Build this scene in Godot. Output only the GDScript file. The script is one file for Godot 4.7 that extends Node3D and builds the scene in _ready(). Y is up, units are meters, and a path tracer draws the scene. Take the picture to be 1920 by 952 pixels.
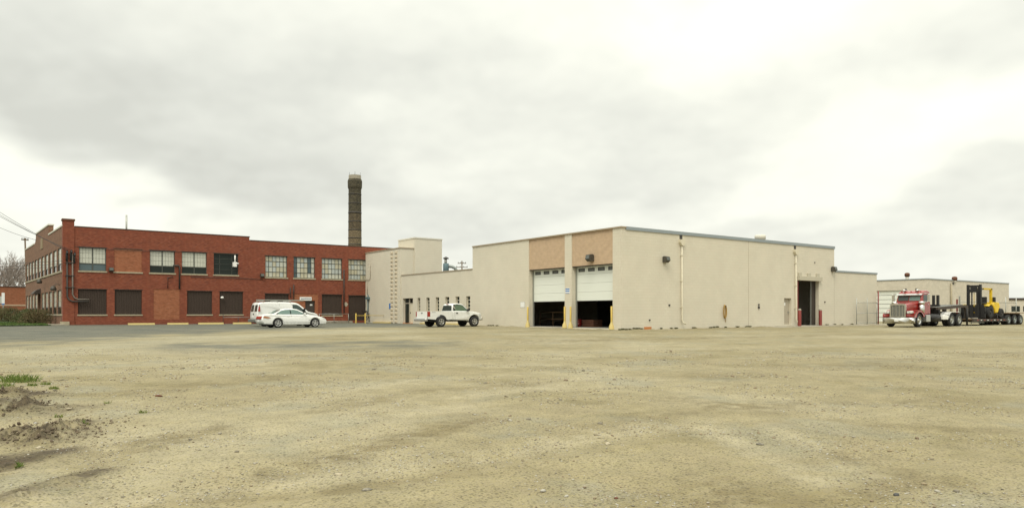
extends Node3D
# An industrial yard under an overcast sky: a brick factory with a tall chimney, a cream block garage with two raised
# overhead doors, parked vehicles and a lorry with a low trailer that carries a forklift. World +X runs along the front of
# the brick factory, -Z runs away from the camera along the garage doors. Units are metres.

const FO := 1393.0      # focal length in photo pixels (1920 wide)
const U0 := 960.0
const V0 := 588.0       # horizon row in the photo
const CH := 0.97        # camera height above the yard at the buildings
const XG := 34.2        # plane of the garage doors
const ZG := -34.95      # plane of the garage's long blank wall
const ZB := -73.9       # plane of the brick front

var M := {}
var taken := {}
var rng := RandomNumberGenerator.new()
var nz := FastNoiseLite.new()
var nz2 := FastNoiseLite.new()

func _ready() -> void:
	rng.seed = 7
	set_camera()
	set_sky_and_sun()
	make_materials()
	build_ground()
	build_brick_factory()
	build_cream_buildings()
	build_far_buildings()
	build_vehicles()
	build_small_things()
	build_plants()

# ------------------------------------------------------------------ camera, sky, sun
func set_camera() -> void:
	var c := Camera3D.new()
	c.name = "camera"
	c.projection = Camera3D.PROJECTION_FRUSTUM
	c.near = 0.1
	c.far = 5000.0
	c.size = 0.1 * 952.0 / FO
	c.frustum_offset = Vector2(0, 0.1 * (V0 - 476.0) / FO)
	add_child(c)
	c.position = Vector3(0, CH, 0)
	c.rotation_degrees = Vector3(0, -36, 0)
	c.current = true

func set_sky_and_sun() -> void:
	var e := Environment.new()
	e.background_mode = Environment.BG_SKY
	e.tonemap_mode = Environment.TONE_MAPPER_LINEAR
	e.tonemap_exposure = 1.27
	e.sdfgi_enabled = true
	e.ssao_enabled = true
	e.ssil_enabled = true
	var sk := Sky.new()
	var pm := PanoramaSkyMaterial.new()
	pm.panorama = ImageTexture.create_from_image(cloud_image(1536))
	pm.energy_multiplier = 1.0
	sk.sky_material = pm
	e.sky = sk
	var w := WorldEnvironment.new()
	w.name = "world"
	w.environment = e
	add_child(w)
	var s := DirectionalLight3D.new()
	s.name = "sun"
	s.light_energy = 0.5
	s.light_angular_distance = 28.0
	s.light_color = Color(1.0, 0.965, 0.90)
	s.shadow_enabled = true
	add_child(s)
	s.look_at_from_position(Vector3(-15, 27, 13), Vector3.ZERO, Vector3.UP)

# Overcast: a grey cloud deck with brighter breaks. Noise on a cloud plane, with the large masses seen over the yard.
func cloud_image(w: int) -> Image:
	var h := w / 2
	var im := Image.create(w, h, false, Image.FORMAT_RGBF)
	var n1 := FastNoiseLite.new()
	n1.seed = 11; n1.noise_type = FastNoiseLite.TYPE_SIMPLEX_SMOOTH; n1.frequency = 0.6
	n1.fractal_type = FastNoiseLite.FRACTAL_FBM; n1.fractal_octaves = 6; n1.fractal_gain = 0.5
	var n2 := FastNoiseLite.new()
	n2.seed = 5; n2.noise_type = FastNoiseLite.TYPE_SIMPLEX_SMOOTH; n2.frequency = 0.9
	n2.fractal_type = FastNoiseLite.FRACTAL_FBM; n2.fractal_octaves = 4
	# masses: azimuth and elevation (degrees; azimuth clockwise from -Z), half-sizes, tilt, amount (- darker, + brighter)
	var masses := []
	for b in CLOUDS:
		var az: float = rad_to_deg(atan((b[0] - U0) / FO)) + 36.0
		var el: float = rad_to_deg(atan((V0 - b[1]) / FO * cos(atan((b[0] - U0) / FO))))
		masses.append([az, el, b[2] * 0.041, b[3] * 0.041, deg_to_rad(b[4]), b[5]])
	var horizon := Vector3(0.86, 0.86, 0.80)
	for y in h:
		var el: float = (0.5 - (y + 0.5) / h) * PI
		if el < -0.03:
			for x in w: im.set_pixel(x, y, Color(0.32, 0.30, 0.24))
			continue
		var se := sin(el)
		var ce := cos(el)
		for x in w:
			var az := wrapf((x + 0.5) / w * TAU, -PI, PI)      # the panorama starts at -Z
			var dx := sin(az) * ce
			var dz := -cos(az) * ce
			var q := 1.0 / (maxf(se, 0.0) + 0.22)
			var px := dx * q * 1.6
			var pz := dz * q * 1.6
			var wx := n2.get_noise_2d(px, pz)
			var wz := n2.get_noise_2d(px + 40.0, pz - 17.0)
			var n := n1.get_noise_2d(px + 0.5 * wx, pz + 0.5 * wz)
			var v := 0.73 + 0.09 * n + 0.035 * n2.get_noise_2d(px * 3.1 + 9.0, pz * 3.1) + 0.02 * n2.get_noise_2d(px * 9.0, pz * 9.0 + 4.0)
			var azd := rad_to_deg(az)
			var eld := rad_to_deg(el)
			if eld < 45.0:
				for b in masses:
					var a: float = azd - b[0] + wx * 5.0
					var e2: float = eld - b[1] + wz * 3.0
					if absf(a) > 40.0: continue
					var c: float = cos(b[4]); var s: float = sin(b[4])
					var r: float = pow((a * c + e2 * s) / b[2], 2.0) + pow((e2 * c - a * s) / b[3], 2.0)
					if r < 7.0: v += 0.62 * b[5] * exp(-r)
			if v > 0.80: v = 0.80 + (v - 0.80) * 0.4
			v *= 1.0 + 1.6 * pow(maxf(se, 0.0), 2.6)      # an overcast sky brightens towards the zenith
			v = clampf(v, 0.55, 2.6)
			var warm := clampf((v - 0.62) / 0.25, 0.0, 1.0)
			im.set_pixel(x, y, Color(v * lerpf(0.985, 0.997, warm), v, v * lerpf(0.91, 0.885, warm)))
	return im

# photo position (u, v), half-width and half-height in photo pixels, tilt in degrees, amount
const CLOUDS := [
	[250, 40, 520, 120, 0, -0.17], [60, 120, 420, 150, -12, -0.12], [800, 120, 260, 60, 12, -0.08], [330, 290, 330, 80, -14, -0.15], [140, 250, 190, 60, -22, -0.10], [640, 360, 300, 70, -4, -0.10],
	[60, 350, 170, 60, -18, 0.22], [330, 420, 260, 40, -8, 0.17], [700, 200, 90, 60, 20, 0.10], [1380, 50, 200, 60, 10, 0.16], [1180, 200, 260, 90, 14, -0.11], [1000, 60, 160, 70, 0, 0.06],
	[950, 420, 330, 70, 4, -0.10], [1250, 330, 240, 60, 14, -0.06], [1560, 300, 330, 60, 16, 0.20], [1850, 210, 200, 50, 14, 0.20],
	[1750, 90, 260, 80, 10, -0.10], [1850, 330, 160, 60, 22, -0.07], [1640, 400, 220, 36, 10, -0.04], [1400, 385, 200, 36, 6, 0.10], [1860, 470, 160, 40, 0, 0.08],
]

# ------------------------------------------------------------------ photo pixel -> place on a known plane
func D(u: float) -> Vector2:
	var k := (u - U0) / FO
	return Vector2(0.58779 + k * 0.80902, -0.80902 + k * 0.58779)

func at(u: float, d: float, y := 0.0) -> Vector3:
	var a := D(u) * d
	return Vector3(a.x, y, a.y)

func zx(u: float, x: float) -> float:      # z where the column u meets the plane x
	var a := D(u)
	return a.y * x / a.x

func xz(u: float, z: float) -> float:      # x where the column u meets the plane z
	var a := D(u)
	return a.x * z / a.y

func dep(x: float, z: float) -> float:
	return x * 0.58779 - z * 0.80902

func vy(v: float, d: float) -> float:
	return CH + (V0 - v) / FO * d

func yx(v: float, u: float, x: float) -> float:
	return vy(v, x / D(u).x)

func yz(v: float, u: float, z: float) -> float:
	return vy(v, z / D(u).y)

# ------------------------------------------------------------------ naming
func numbered(called: String) -> String:
	if not taken.has(called):
		taken[called] = 0
		return called
	taken[called] += 1
	return "%s_%03d" % [called, taken[called]]

func tag(o: Node, label: String, category: String, group := "") -> Node:
	o.set_meta("label", label)
	o.set_meta("category", category)
	if group: o.set_meta("group", group)
	return o

func thing(called: String, label: String, category: String, where := Vector3.ZERO, turn := 0.0, group := "") -> Node3D:
	var o := Node3D.new()
	o.name = numbered(called)
	add_child(o)
	o.position = where
	o.rotation_degrees.y = turn
	tag(o, label, category, group)
	return o

func copy_of(o: Node3D, where: Vector3, turn := 0.0, label := "") -> Node3D:
	var base: String = o.name
	var c := o.duplicate()
	c.name = numbered(base)
	add_child(c)
	c.position = where
	c.rotation_degrees.y = turn
	if label: c.set_meta("label", label)
	return c

func put(st: SurfaceTool, called: String, m: Material, parent: Node = null, smooth := false) -> MeshInstance3D:
	st.generate_normals()
	var o := MeshInstance3D.new()
	o.mesh = st.commit()
	o.material_override = m
	if parent == null:
		o.name = numbered(called)
		add_child(o)
	else:
		o.name = called
		parent.add_child(o, true)
	return o

func put_mesh(me: Mesh, called: String, m: Material, parent: Node, where := Vector3.ZERO) -> MeshInstance3D:
	var o := MeshInstance3D.new()
	o.mesh = me
	o.material_override = m
	o.name = called
	parent.add_child(o, true)
	o.position = where
	return o

# ------------------------------------------------------------------ shapes
func S(smooth := false) -> SurfaceTool:
	var st := SurfaceTool.new()
	st.begin(Mesh.PRIMITIVE_TRIANGLES)
	st.set_smooth_group(0 if smooth else -1)
	return st

func tri(st: SurfaceTool, a: Vector3, b: Vector3, c: Vector3) -> void:
	st.add_vertex(a); st.add_vertex(b); st.add_vertex(c)

func quad(st: SurfaceTool, a: Vector3, b: Vector3, c: Vector3, d: Vector3) -> void:
	tri(st, a, b, c); tri(st, a, c, d)

func box(st: SurfaceTool, c: Vector3, s: Vector3, b := Basis()) -> void:
	var h := s * 0.5
	var p := []
	for i in 8:
		p.append(c + b * Vector3(h.x if i & 1 else -h.x, h.y if i & 2 else -h.y, h.z if i & 4 else -h.z))
	quad(st, p[4], p[6], p[7], p[5]); quad(st, p[1], p[3], p[2], p[0])
	quad(st, p[5], p[7], p[3], p[1]); quad(st, p[0], p[2], p[6], p[4])
	quad(st, p[6], p[2], p[3], p[7]); quad(st, p[0], p[4], p[5], p[1])

func box2(st: SurfaceTool, a: Vector3, b: Vector3) -> void:
	box(st, (a + b) * 0.5, (b - a).abs())

# a box with chamfered long edges
func cbox(st: SurfaceTool, c: Vector3, s: Vector3, k: float) -> void:
	var poly := PackedVector2Array()
	var hx := s.x * 0.5; var hy := s.y * 0.5
	for q in [[-hx, -hy + k], [-hx, hy - k], [-hx + k, hy], [hx - k, hy], [hx, hy - k], [hx, -hy + k], [hx - k, -hy], [-hx + k, -hy]]:
		poly.append(Vector2(q[0], q[1]))
	var ins := inset(poly, k)
	rings(st, [poly_ring(ins, -s.z * 0.5), poly_ring(poly, -s.z * 0.5 + k), poly_ring(poly, s.z * 0.5 - k), poly_ring(ins, s.z * 0.5)], true, Transform3D(Basis(), c))

func poly_ring(p: PackedVector2Array, z: float) -> PackedVector3Array:
	var r := PackedVector3Array()
	for q in p: r.append(Vector3(q.x, q.y, z))
	return r

func inset(p: PackedVector2Array, k: float) -> PackedVector2Array:
	var n := p.size()
	var cw := Geometry2D.is_polygon_clockwise(p)
	var r := PackedVector2Array()
	for i in n:
		var a := (p[i] - p[(i + n - 1) % n]).normalized()
		var b := (p[(i + 1) % n] - p[i]).normalized()
		var na := Vector2(a.y, -a.x); var nb := Vector2(b.y, -b.x)
		var m := (na + nb)
		m = m.normalized() / maxf(0.5, m.length() * 0.5)
		r.append(p[i] + m * (k if cw else -k))
	return r

# stitches rings of equal count; caps the ends when asked
func rings(st: SurfaceTool, rs: Array, caps: bool, t := Transform3D()) -> void:
	for i in rs.size() - 1:
		var a: PackedVector3Array = rs[i]
		var b: PackedVector3Array = rs[i + 1]
		var n := a.size()
		for j in n:
			var j2 := (j + 1) % n
			quad(st, t * a[j], t * b[j], t * b[j2], t * a[j2])
	if caps:
		for e in [0, rs.size() - 1]:
			var r: PackedVector3Array = rs[e]
			var flat := PackedVector2Array()
			for q in r: flat.append(Vector2(q.x, q.y))
			var ix := Geometry2D.triangulate_polygon(flat)
			for k in range(0, ix.size(), 3):
				if e == 0: tri(st, t * r[ix[k]], t * r[ix[k + 1]], t * r[ix[k + 2]])
				else: tri(st, t * r[ix[k]], t * r[ix[k + 2]], t * r[ix[k + 1]])

# a polygon in x, y pushed from z0 to z1
func prism(st: SurfaceTool, pts: Array, z0: float, z1: float, t := Transform3D()) -> void:
	var p := PackedVector2Array(pts)
	rings(st, [poly_ring(p, z0), poly_ring(p, z1)], true, t)

func tube(st: SurfaceTool, pts: Array, r: float, n := 8, r1 := -1.0) -> void:
	var rs := []
	var m := pts.size()
	for i in m:
		var a: Vector3 = pts[maxi(i - 1, 0)]
		var b: Vector3 = pts[mini(i + 1, m - 1)]
		var d := (b - a).normalized()
		var s := d.cross(Vector3.UP if absf(d.y) < 0.95 else Vector3.RIGHT).normalized()
		var q := s.cross(d)
		var rr := r if r1 < 0.0 else lerpf(r, r1, float(i) / maxf(1, m - 1))
		var ring := PackedVector3Array()
		for j in n:
			var an := TAU * j / n
			ring.append(pts[i] + (s * cos(an) + q * sin(an)) * rr)
		rs.append(ring)
	rings(st, rs, false)
	for e in [0, m - 1]:
		var ring: PackedVector3Array = rs[e]
		for j in range(1, n - 1):
			if e == 0: tri(st, ring[0], ring[j], ring[j + 1])
			else: tri(st, ring[0], ring[j + 1], ring[j])

# profile of Vector2(radius, height) turned about the y axis of t
func lathe(st: SurfaceTool, prof: Array, n: int, t := Transform3D()) -> void:
	for i in prof.size() - 1:
		var a: Vector2 = prof[i]; var b: Vector2 = prof[i + 1]
		for j in n:
			var u := TAU * j / n; var v := TAU * (j + 1) / n
			var p1 := t * Vector3(cos(u) * a.x, a.y, sin(u) * a.x); var p2 := t * Vector3(cos(u) * b.x, b.y, sin(u) * b.x)
			var p3 := t * Vector3(cos(v) * b.x, b.y, sin(v) * b.x); var p4 := t * Vector3(cos(v) * a.x, a.y, sin(v) * a.x)
			if a.x < 1e-5: tri(st, p1, p2, p3)
			elif b.x < 1e-5: tri(st, p1, p2, p4)
			else: quad(st, p1, p2, p3, p4)

# a wall with rectangular openings: origin o, along w, outward n, thickness t; holes are Rect2(along, height, ...)
func wall(st: SurfaceTool, o: Vector3, along: Vector3, w: float, h: float, n: Vector3, t: float, holes := []) -> void:
	var xs := [0.0, w]; var ys := [0.0, h]
	for r in holes:
		xs.append(clampf(r.position.x, 0, w)); xs.append(clampf(r.end.x, 0, w))
		ys.append(clampf(r.position.y, 0, h)); ys.append(clampf(r.end.y, 0, h))
	xs.sort(); ys.sort()
	var back := -n * t
	for i in xs.size() - 1:
		if xs[i + 1] - xs[i] < 1e-4: continue
		for j in ys.size() - 1:
			if ys[j + 1] - ys[j] < 1e-4: continue
			var mid := Vector2((xs[i] + xs[i + 1]) * 0.5, (ys[j] + ys[j + 1]) * 0.5)
			var open := false
			for r in holes:
				if r.has_point(mid): open = true
			if open: continue
			var a: Vector3 = o + along * xs[i] + Vector3.UP * ys[j]; var b: Vector3 = o + along * xs[i] + Vector3.UP * ys[j + 1]
			var c: Vector3 = o + along * xs[i + 1] + Vector3.UP * ys[j + 1]; var d: Vector3 = o + along * xs[i + 1] + Vector3.UP * ys[j]
			quad(st, a, b, c, d)
			quad(st, d + back, c + back, b + back, a + back)
	var loops := [Rect2(0, 0, w, h)]
	loops.append_array(holes)
	for k in loops.size():
		var r: Rect2 = loops[k]
		var p := [r.position, Vector2(r.position.x, r.end.y), r.end, Vector2(r.end.x, r.position.y)]
		for i in 4:
			var a2: Vector2 = p[i]; var b2: Vector2 = p[(i + 1) % 4]
			var a := o + along * a2.x + Vector3.UP * a2.y; var b := o + along * b2.x + Vector3.UP * b2.y
			if k == 0: quad(st, a, a + back, b + back, b)
			else: quad(st, b, b + back, a + back, a)

# ------------------------------------------------------------------ materials
func lin(r: float, g: float, b: float, a := 1.0) -> Color:
	var c := Color(r, g, b).linear_to_srgb()
	c.a = a
	return c

func mat(called: String, c: Color, rough := 0.8, metal := 0.0) -> StandardMaterial3D:
	var m := StandardMaterial3D.new()
	m.resource_name = called
	m.albedo_color = c
	m.roughness = rough
	m.metallic = metal
	M[called] = m
	return m

func noise_tex(sz: int, freq: float, lo: float, hi: float, sd: int, kind := FastNoiseLite.TYPE_SIMPLEX_SMOOTH, oct := 5, tint := Color(1, 1, 1)) -> Texture2D:
	var n := FastNoiseLite.new()
	n.seed = sd
	n.noise_type = kind
	n.frequency = freq
	n.fractal_type = FastNoiseLite.FRACTAL_FBM
	n.fractal_octaves = oct
	var im := n.get_seamless_image(sz, sz)
	im.convert(Image.FORMAT_RGB8)
	var data := im.get_data()
	var lr := Color(lo, lo, lo); var hr := Color(hi, hi, hi) * tint
	for i in range(0, data.size(), 3):
		var t := data[i] / 255.0
		data[i] = int(255.0 * lerpf(lr.r, hr.r, t)); data[i + 1] = int(255.0 * lerpf(lr.g, hr.g, t)); data[i + 2] = int(255.0 * lerpf(lr.b, hr.b, t))
	return ImageTexture.create_from_image(Image.create_from_data(sz, sz, false, Image.FORMAT_RGB8, data))

# coursed masonry too far off to tell the units apart: [colour, height]
func masonry(sz: int, cols: int, rows: int, joint: int, tones: Array, mortar: Color, sd: int, vary := 1.0) -> Array:
	var r := RandomNumberGenerator.new()
	r.seed = sd
	var im := Image.create(sz, sz, false, Image.FORMAT_RGB8)
	var hm := Image.create(sz, sz, false, Image.FORMAT_RGB8)
	im.fill(mortar)
	hm.fill(Color(0.25, 0.25, 0.25))
	for j in rows:
		var y0 := j * sz / rows; var y1 := (j + 1) * sz / rows
		for i in range(-1, cols + 1):
			var off := 0.5 if j % 2 else 0.0
			var x0 := int((i + off) * sz / cols); var x1 := int((i + 1 + off) * sz / cols)
			var t: Color = tones[r.randi() % tones.size()]
			t = t.lightened(r.randf() * 0.06 * vary) if r.randf() < 0.5 else t.darkened(r.randf() * 0.09 * vary)
			if i == -1 or i == cols - 1: t = tones[j % tones.size()]
			im.fill_rect(Rect2i(x0, y0, x1 - x0 - joint, y1 - y0 - joint), t)
			var g := 0.85 + 0.15 * r.randf()
			hm.fill_rect(Rect2i(x0, y0, x1 - x0 - joint, y1 - y0 - joint), Color(g, g, g))
	return [ImageTexture.create_from_image(im), ImageTexture.create_from_image(hm)]

func world_tex(m: StandardMaterial3D, t: Texture2D, metres: float, hm: Texture2D = null, relief := 0.4) -> void:
	m.albedo_texture = t
	m.uv1_triplanar = true
	m.uv1_world_triplanar = true
	m.uv1_scale = Vector3.ONE / metres
	m.uv1_triplanar_sharpness = 8.0
	if hm:
		m.heightmap_enabled = true
		m.heightmap_texture = hm
		m.heightmap_scale = relief

func weather(m: StandardMaterial3D, t: Texture2D, metres: Vector3) -> void:
	m.detail_enabled = true
	m.detail_albedo = t
	m.detail_blend_mode = BaseMaterial3D.BLEND_MODE_MUL
	m.detail_uv_layer = BaseMaterial3D.DETAIL_UV_2
	m.uv2_triplanar = true
	m.uv2_world_triplanar = true
	m.uv2_scale = Vector3(1.0 / metres.x, 1.0 / metres.y, 1.0 / metres.z)
	m.uv2_triplanar_sharpness = 8.0

func make_materials() -> void:
	var stain := noise_tex(512, 0.012, 0.88, 1.0, 3)
	var stain2 := noise_tex(512, 0.02, 0.92, 1.0, 21)
	var grime := noise_tex(512, 0.03, 0.55, 1.0, 9)
	var W := Color(1, 1, 1)
	# brick 0.213 x 0.076 m
	var bt := [lin(0.225, 0.056, 0.027), lin(0.238, 0.06, 0.028), lin(0.212, 0.052, 0.026), lin(0.247, 0.066, 0.031), lin(0.195, 0.048, 0.025), lin(0.23, 0.054, 0.026)]
	var bk := masonry(1024, 15, 42, 3, bt, lin(0.20, 0.082, 0.048), 1)
	var m := mat("brick", W, 0.9)
	world_tex(m, bk[0], 3.2, bk[1], 0.5)
	weather(m, noise_tex(512, 0.012, 0.92, 1.0, 3), Vector3(9, 6, 9))
	var ft := [lin(0.225, 0.11, 0.06), lin(0.205, 0.095, 0.052), lin(0.24, 0.124, 0.07), lin(0.19, 0.082, 0.046)]
	var fk := masonry(1024, 15, 42, 3, ft, lin(0.24, 0.18, 0.12), 4)
	m = mat("brown_brick", W, 0.9)
	world_tex(m, fk[0], 3.2, fk[1], 0.5)
	weather(m, stain, Vector3(8, 6, 8))
	var it := [lin(0.33, 0.115, 0.052), lin(0.305, 0.104, 0.047), lin(0.345, 0.124, 0.058)]
	var ik := masonry(1024, 15, 42, 3, it, lin(0.27, 0.12, 0.065), 6)
	m = mat("infill_brick", W, 0.9)
	world_tex(m, ik[0], 3.2, ik[1], 0.4)
	weather(m, stain2, Vector3(3, 3, 3))
	var dt := [lin(0.135, 0.12, 0.072), lin(0.105, 0.093, 0.058), lin(0.17, 0.145, 0.085), lin(0.075, 0.068, 0.046)]
	var dk := masonry(512, 15, 42, 2, dt, lin(0.07, 0.06, 0.04), 9)
	m = mat("sooty_brick", W, 0.95)
	world_tex(m, dk[0], 3.2, dk[1], 0.6)
	weather(m, grime, Vector3(2.3, 3.1, 2.3))
	var ct := [lin(0.34, 0.27, 0.16), lin(0.30, 0.235, 0.135), lin(0.26, 0.20, 0.115), lin(0.22, 0.17, 0.10)]
	var ck := masonry(512, 15, 42, 2, ct, lin(0.2, 0.16, 0.1), 8)
	m = mat("chimney_brick", W, 0.95)
	world_tex(m, ck[0], 3.2, ck[1], 0.6)
	weather(m, grime, Vector3(2.3, 3.1, 2.3))
	var et := [lin(0.19, 0.15, 0.085), lin(0.15, 0.12, 0.07), lin(0.23, 0.18, 0.105), lin(0.11, 0.09, 0.055)]
	var ek := masonry(512, 15, 42, 2, et, lin(0.11, 0.09, 0.06), 10)
	m = mat("brown_stone", W, 0.95)
	world_tex(m, ek[0], 3.2, ek[1], 0.6)
	weather(m, grime, Vector3(2.3, 3.1, 2.3))
	# painted concrete block 0.4 x 0.2 m
	var wt := [lin(0.63, 0.588, 0.482), lin(0.625, 0.583, 0.478), lin(0.634, 0.592, 0.486)]
	var wk := masonry(1024, 8, 16, 4, wt, lin(0.585, 0.54, 0.42), 2, 0.1)
	m = mat("cream_block", W, 0.75)
	world_tex(m, wk[0], 3.2, wk[1], 0.6)
	weather(m, noise_tex(512, 0.02, 0.965, 1.0, 33), Vector3(17, 23, 17))
	var tt := [lin(0.53, 0.388, 0.258), lin(0.525, 0.384, 0.254), lin(0.535, 0.393, 0.262)]
	var tk := masonry(512, 8, 16, 3, tt, lin(0.50, 0.375, 0.255), 12, 0.12)
	m = mat("tan_block", W, 0.85)
	world_tex(m, tk[0], 3.2, tk[1], 0.5)
	weather(m, stain2, Vector3(5, 4, 5))
	var gt := [lin(0.60, 0.555, 0.46), lin(0.596, 0.551, 0.457), lin(0.604, 0.559, 0.464)]
	var gk := masonry(512, 8, 16, 3, gt, lin(0.565, 0.522, 0.43), 15, 0.12)
	m = mat("grey_block", W, 0.8)
	world_tex(m, gk[0], 3.2, gk[1], 0.35)
	weather(m, stain2, Vector3(9, 6, 9))
	mat("limestone", lin(0.42, 0.37, 0.26), 0.85)
	weather(M.limestone, stain, Vector3(1.5, 1.5, 1.5))
	mat("worn_stone", lin(0.25, 0.19, 0.115), 0.9)
	mat("concrete", lin(0.36, 0.33, 0.26), 0.9)
	weather(M.concrete, stain, Vector3(2, 2, 2))
	mat("cream_paint", lin(0.61, 0.565, 0.44), 0.6)
	mat("relief_stone", lin(0.54, 0.47, 0.35), 0.85)
	mat("tan_coping", lin(0.33, 0.27, 0.19), 0.7)
	mat("blue_coping", lin(0.27, 0.31, 0.33), 0.45, 0.3)
	mat("light_coping", lin(0.62, 0.60, 0.52), 0.7)
	mat("dark_trim", lin(0.045, 0.035, 0.028), 0.7)
	mat("brown_sheet", lin(0.052, 0.034, 0.024), 0.75)
	weather(M.brown_sheet, stain, Vector3(1.1, 2.3, 1.1))
	mat("steel_sash", lin(0.06, 0.065, 0.055), 0.6)
	mat("pale_pane", lin(0.50, 0.51, 0.44), 0.25)
	mat("pale_pane_warm", lin(0.46, 0.44, 0.33), 0.3)
	mat("pale_pane_cool", lin(0.42, 0.46, 0.44), 0.2)
	mat("dark_glass", lin(0.018, 0.024, 0.02), 0.08)
	M.dark_glass.metallic_specular = 0.3
	mat("blue_glass", lin(0.07, 0.105, 0.115), 0.08)
	mat("white_door", lin(0.72, 0.755, 0.70), 0.5)
	mat("white_paint", lin(0.78, 0.78, 0.75), 0.5)
	mat("yellow_paint", lin(0.62, 0.45, 0.10), 0.6)
	weather(M.yellow_paint, stain, Vector3(0.7, 0.7, 0.7))
	mat("pale_yellow_paint", lin(0.66, 0.53, 0.21), 0.65)
	weather(M.pale_yellow_paint, stain, Vector3(0.6, 0.6, 0.6))
	mat("red_paint", lin(0.20, 0.032, 0.025), 0.55)
	mat("pale_concrete", lin(0.46, 0.43, 0.34), 0.8)
	mat("galvanised", lin(0.36, 0.37, 0.34), 0.45, 0.6)
	mat("worn_pipe", lin(0.15, 0.13, 0.11), 0.5, 0.2)
	mat("dark_pipe", lin(0.055, 0.05, 0.045), 0.55, 0.3)
	mat("pale_pipe", lin(0.40, 0.36, 0.28), 0.55)
	mat("beige_pipe", lin(0.58, 0.50, 0.35), 0.6)
	mat("lamp_body", lin(0.06, 0.055, 0.045), 0.5)
	mat("lamp_glass", lin(0.09, 0.10, 0.09), 0.2)
	mat("blue_steel", lin(0.115, 0.18, 0.20), 0.45, 0.2)
	mat("grey_duct", lin(0.26, 0.29, 0.28), 0.5, 0.4)
	mat("hose_yellow", lin(0.36, 0.22, 0.05), 0.6)
	mat("rust", lin(0.13, 0.055, 0.03), 0.8, 0.2)
	mat("black_steel", lin(0.016, 0.016, 0.016), 0.55, 0.2)
	mat("sign_white", lin(0.75, 0.76, 0.74), 0.5)
	mat("sign_blue", lin(0.045, 0.17, 0.45), 0.5)
	mat("sign_ink", lin(0.11, 0.14, 0.2), 0.6)
	mat("room_grey", lin(0.10, 0.095, 0.085), 0.9)
	mat("slab_grey", lin(0.13, 0.125, 0.11), 0.85)
	mat("wood_pole", lin(0.12, 0.085, 0.05), 0.9)
	mat("bark_grey", lin(0.26, 0.22, 0.19), 0.95)
	mat("wire", lin(0.05, 0.05, 0.05), 0.7)
	mat("orange_stain", lin(0.45, 0.17, 0.05), 0.8)
	# vehicles
	mat("car_white", lin(0.80, 0.815, 0.79), 0.35)
	weather(M.car_white, noise_tex(256, 0.03, 0.93, 1.0, 52), Vector3(1.7, 0.9, 1.7))
	M.car_white.clearcoat_enabled = true
	M.car_white.clearcoat = 0.6
	M.car_white.clearcoat_roughness = 0.08
	mat("truck_red", lin(0.33, 0.024, 0.019), 0.35)
	weather(M.truck_red, noise_tex(256, 0.03, 0.8, 1.0, 53), Vector3(1.3, 0.9, 1.3))
	M.truck_red.clearcoat_enabled = true
	M.truck_red.clearcoat = 0.7
	M.truck_red.clearcoat_roughness = 0.08
	mat("chrome", lin(0.60, 0.60, 0.57), 0.28, 1.0)
	mat("alloy", lin(0.55, 0.56, 0.55), 0.3, 0.8)
	mat("rubber", lin(0.018, 0.018, 0.018), 0.85)
	mat("black_plastic", lin(0.02, 0.02, 0.02), 0.55)
	mat("grey_plastic", lin(0.13, 0.14, 0.13), 0.5)
	mat("car_glass", lin(0.035, 0.055, 0.05), 0.05)
	mat("car_glass_pale", lin(0.12, 0.19, 0.17), 0.05)
	mat("car_glass_green", lin(0.085, 0.135, 0.09), 0.06)
	mat("lamp_red", lin(0.30, 0.03, 0.02), 0.2)
	mat("lamp_amber", lin(0.34, 0.12, 0.03), 0.25)
	mat("lamp_clear", lin(0.6, 0.62, 0.6), 0.12)
	mat("lift_yellow", lin(0.80, 0.55, 0.014), 0.5)
	weather(M.lift_yellow, noise_tex(256, 0.04, 0.75, 1.0, 54), Vector3(1.1, 0.8, 1.1))
	mat("deck_steel", lin(0.055, 0.043, 0.034), 0.8)
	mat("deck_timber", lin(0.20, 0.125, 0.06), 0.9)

# ------------------------------------------------------------------ the yard
var RIDGES := []
var TRACKS := []

func fall(s: float) -> float:
	return -0.5 * pow(clampf((66.0 - s) / 66.0, 0.0, 1.6), 1.2)

func gp(u: float, v: float) -> Vector2:      # photo pixel -> (depth, across) on the yard
	var s := 10.0
	for i in 12: s = FO * (CH - fall(s)) / (v - V0)
	return Vector2(s, (u - U0) / FO * s)

func seg_dist(p: Vector2, a: Vector2, b: Vector2) -> Vector2:
	var t := clampf((p - a).dot(b - a) / (b - a).length_squared(), 0.0, 1.0)
	return Vector2(p.distance_to(a + (b - a) * t), t)

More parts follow.
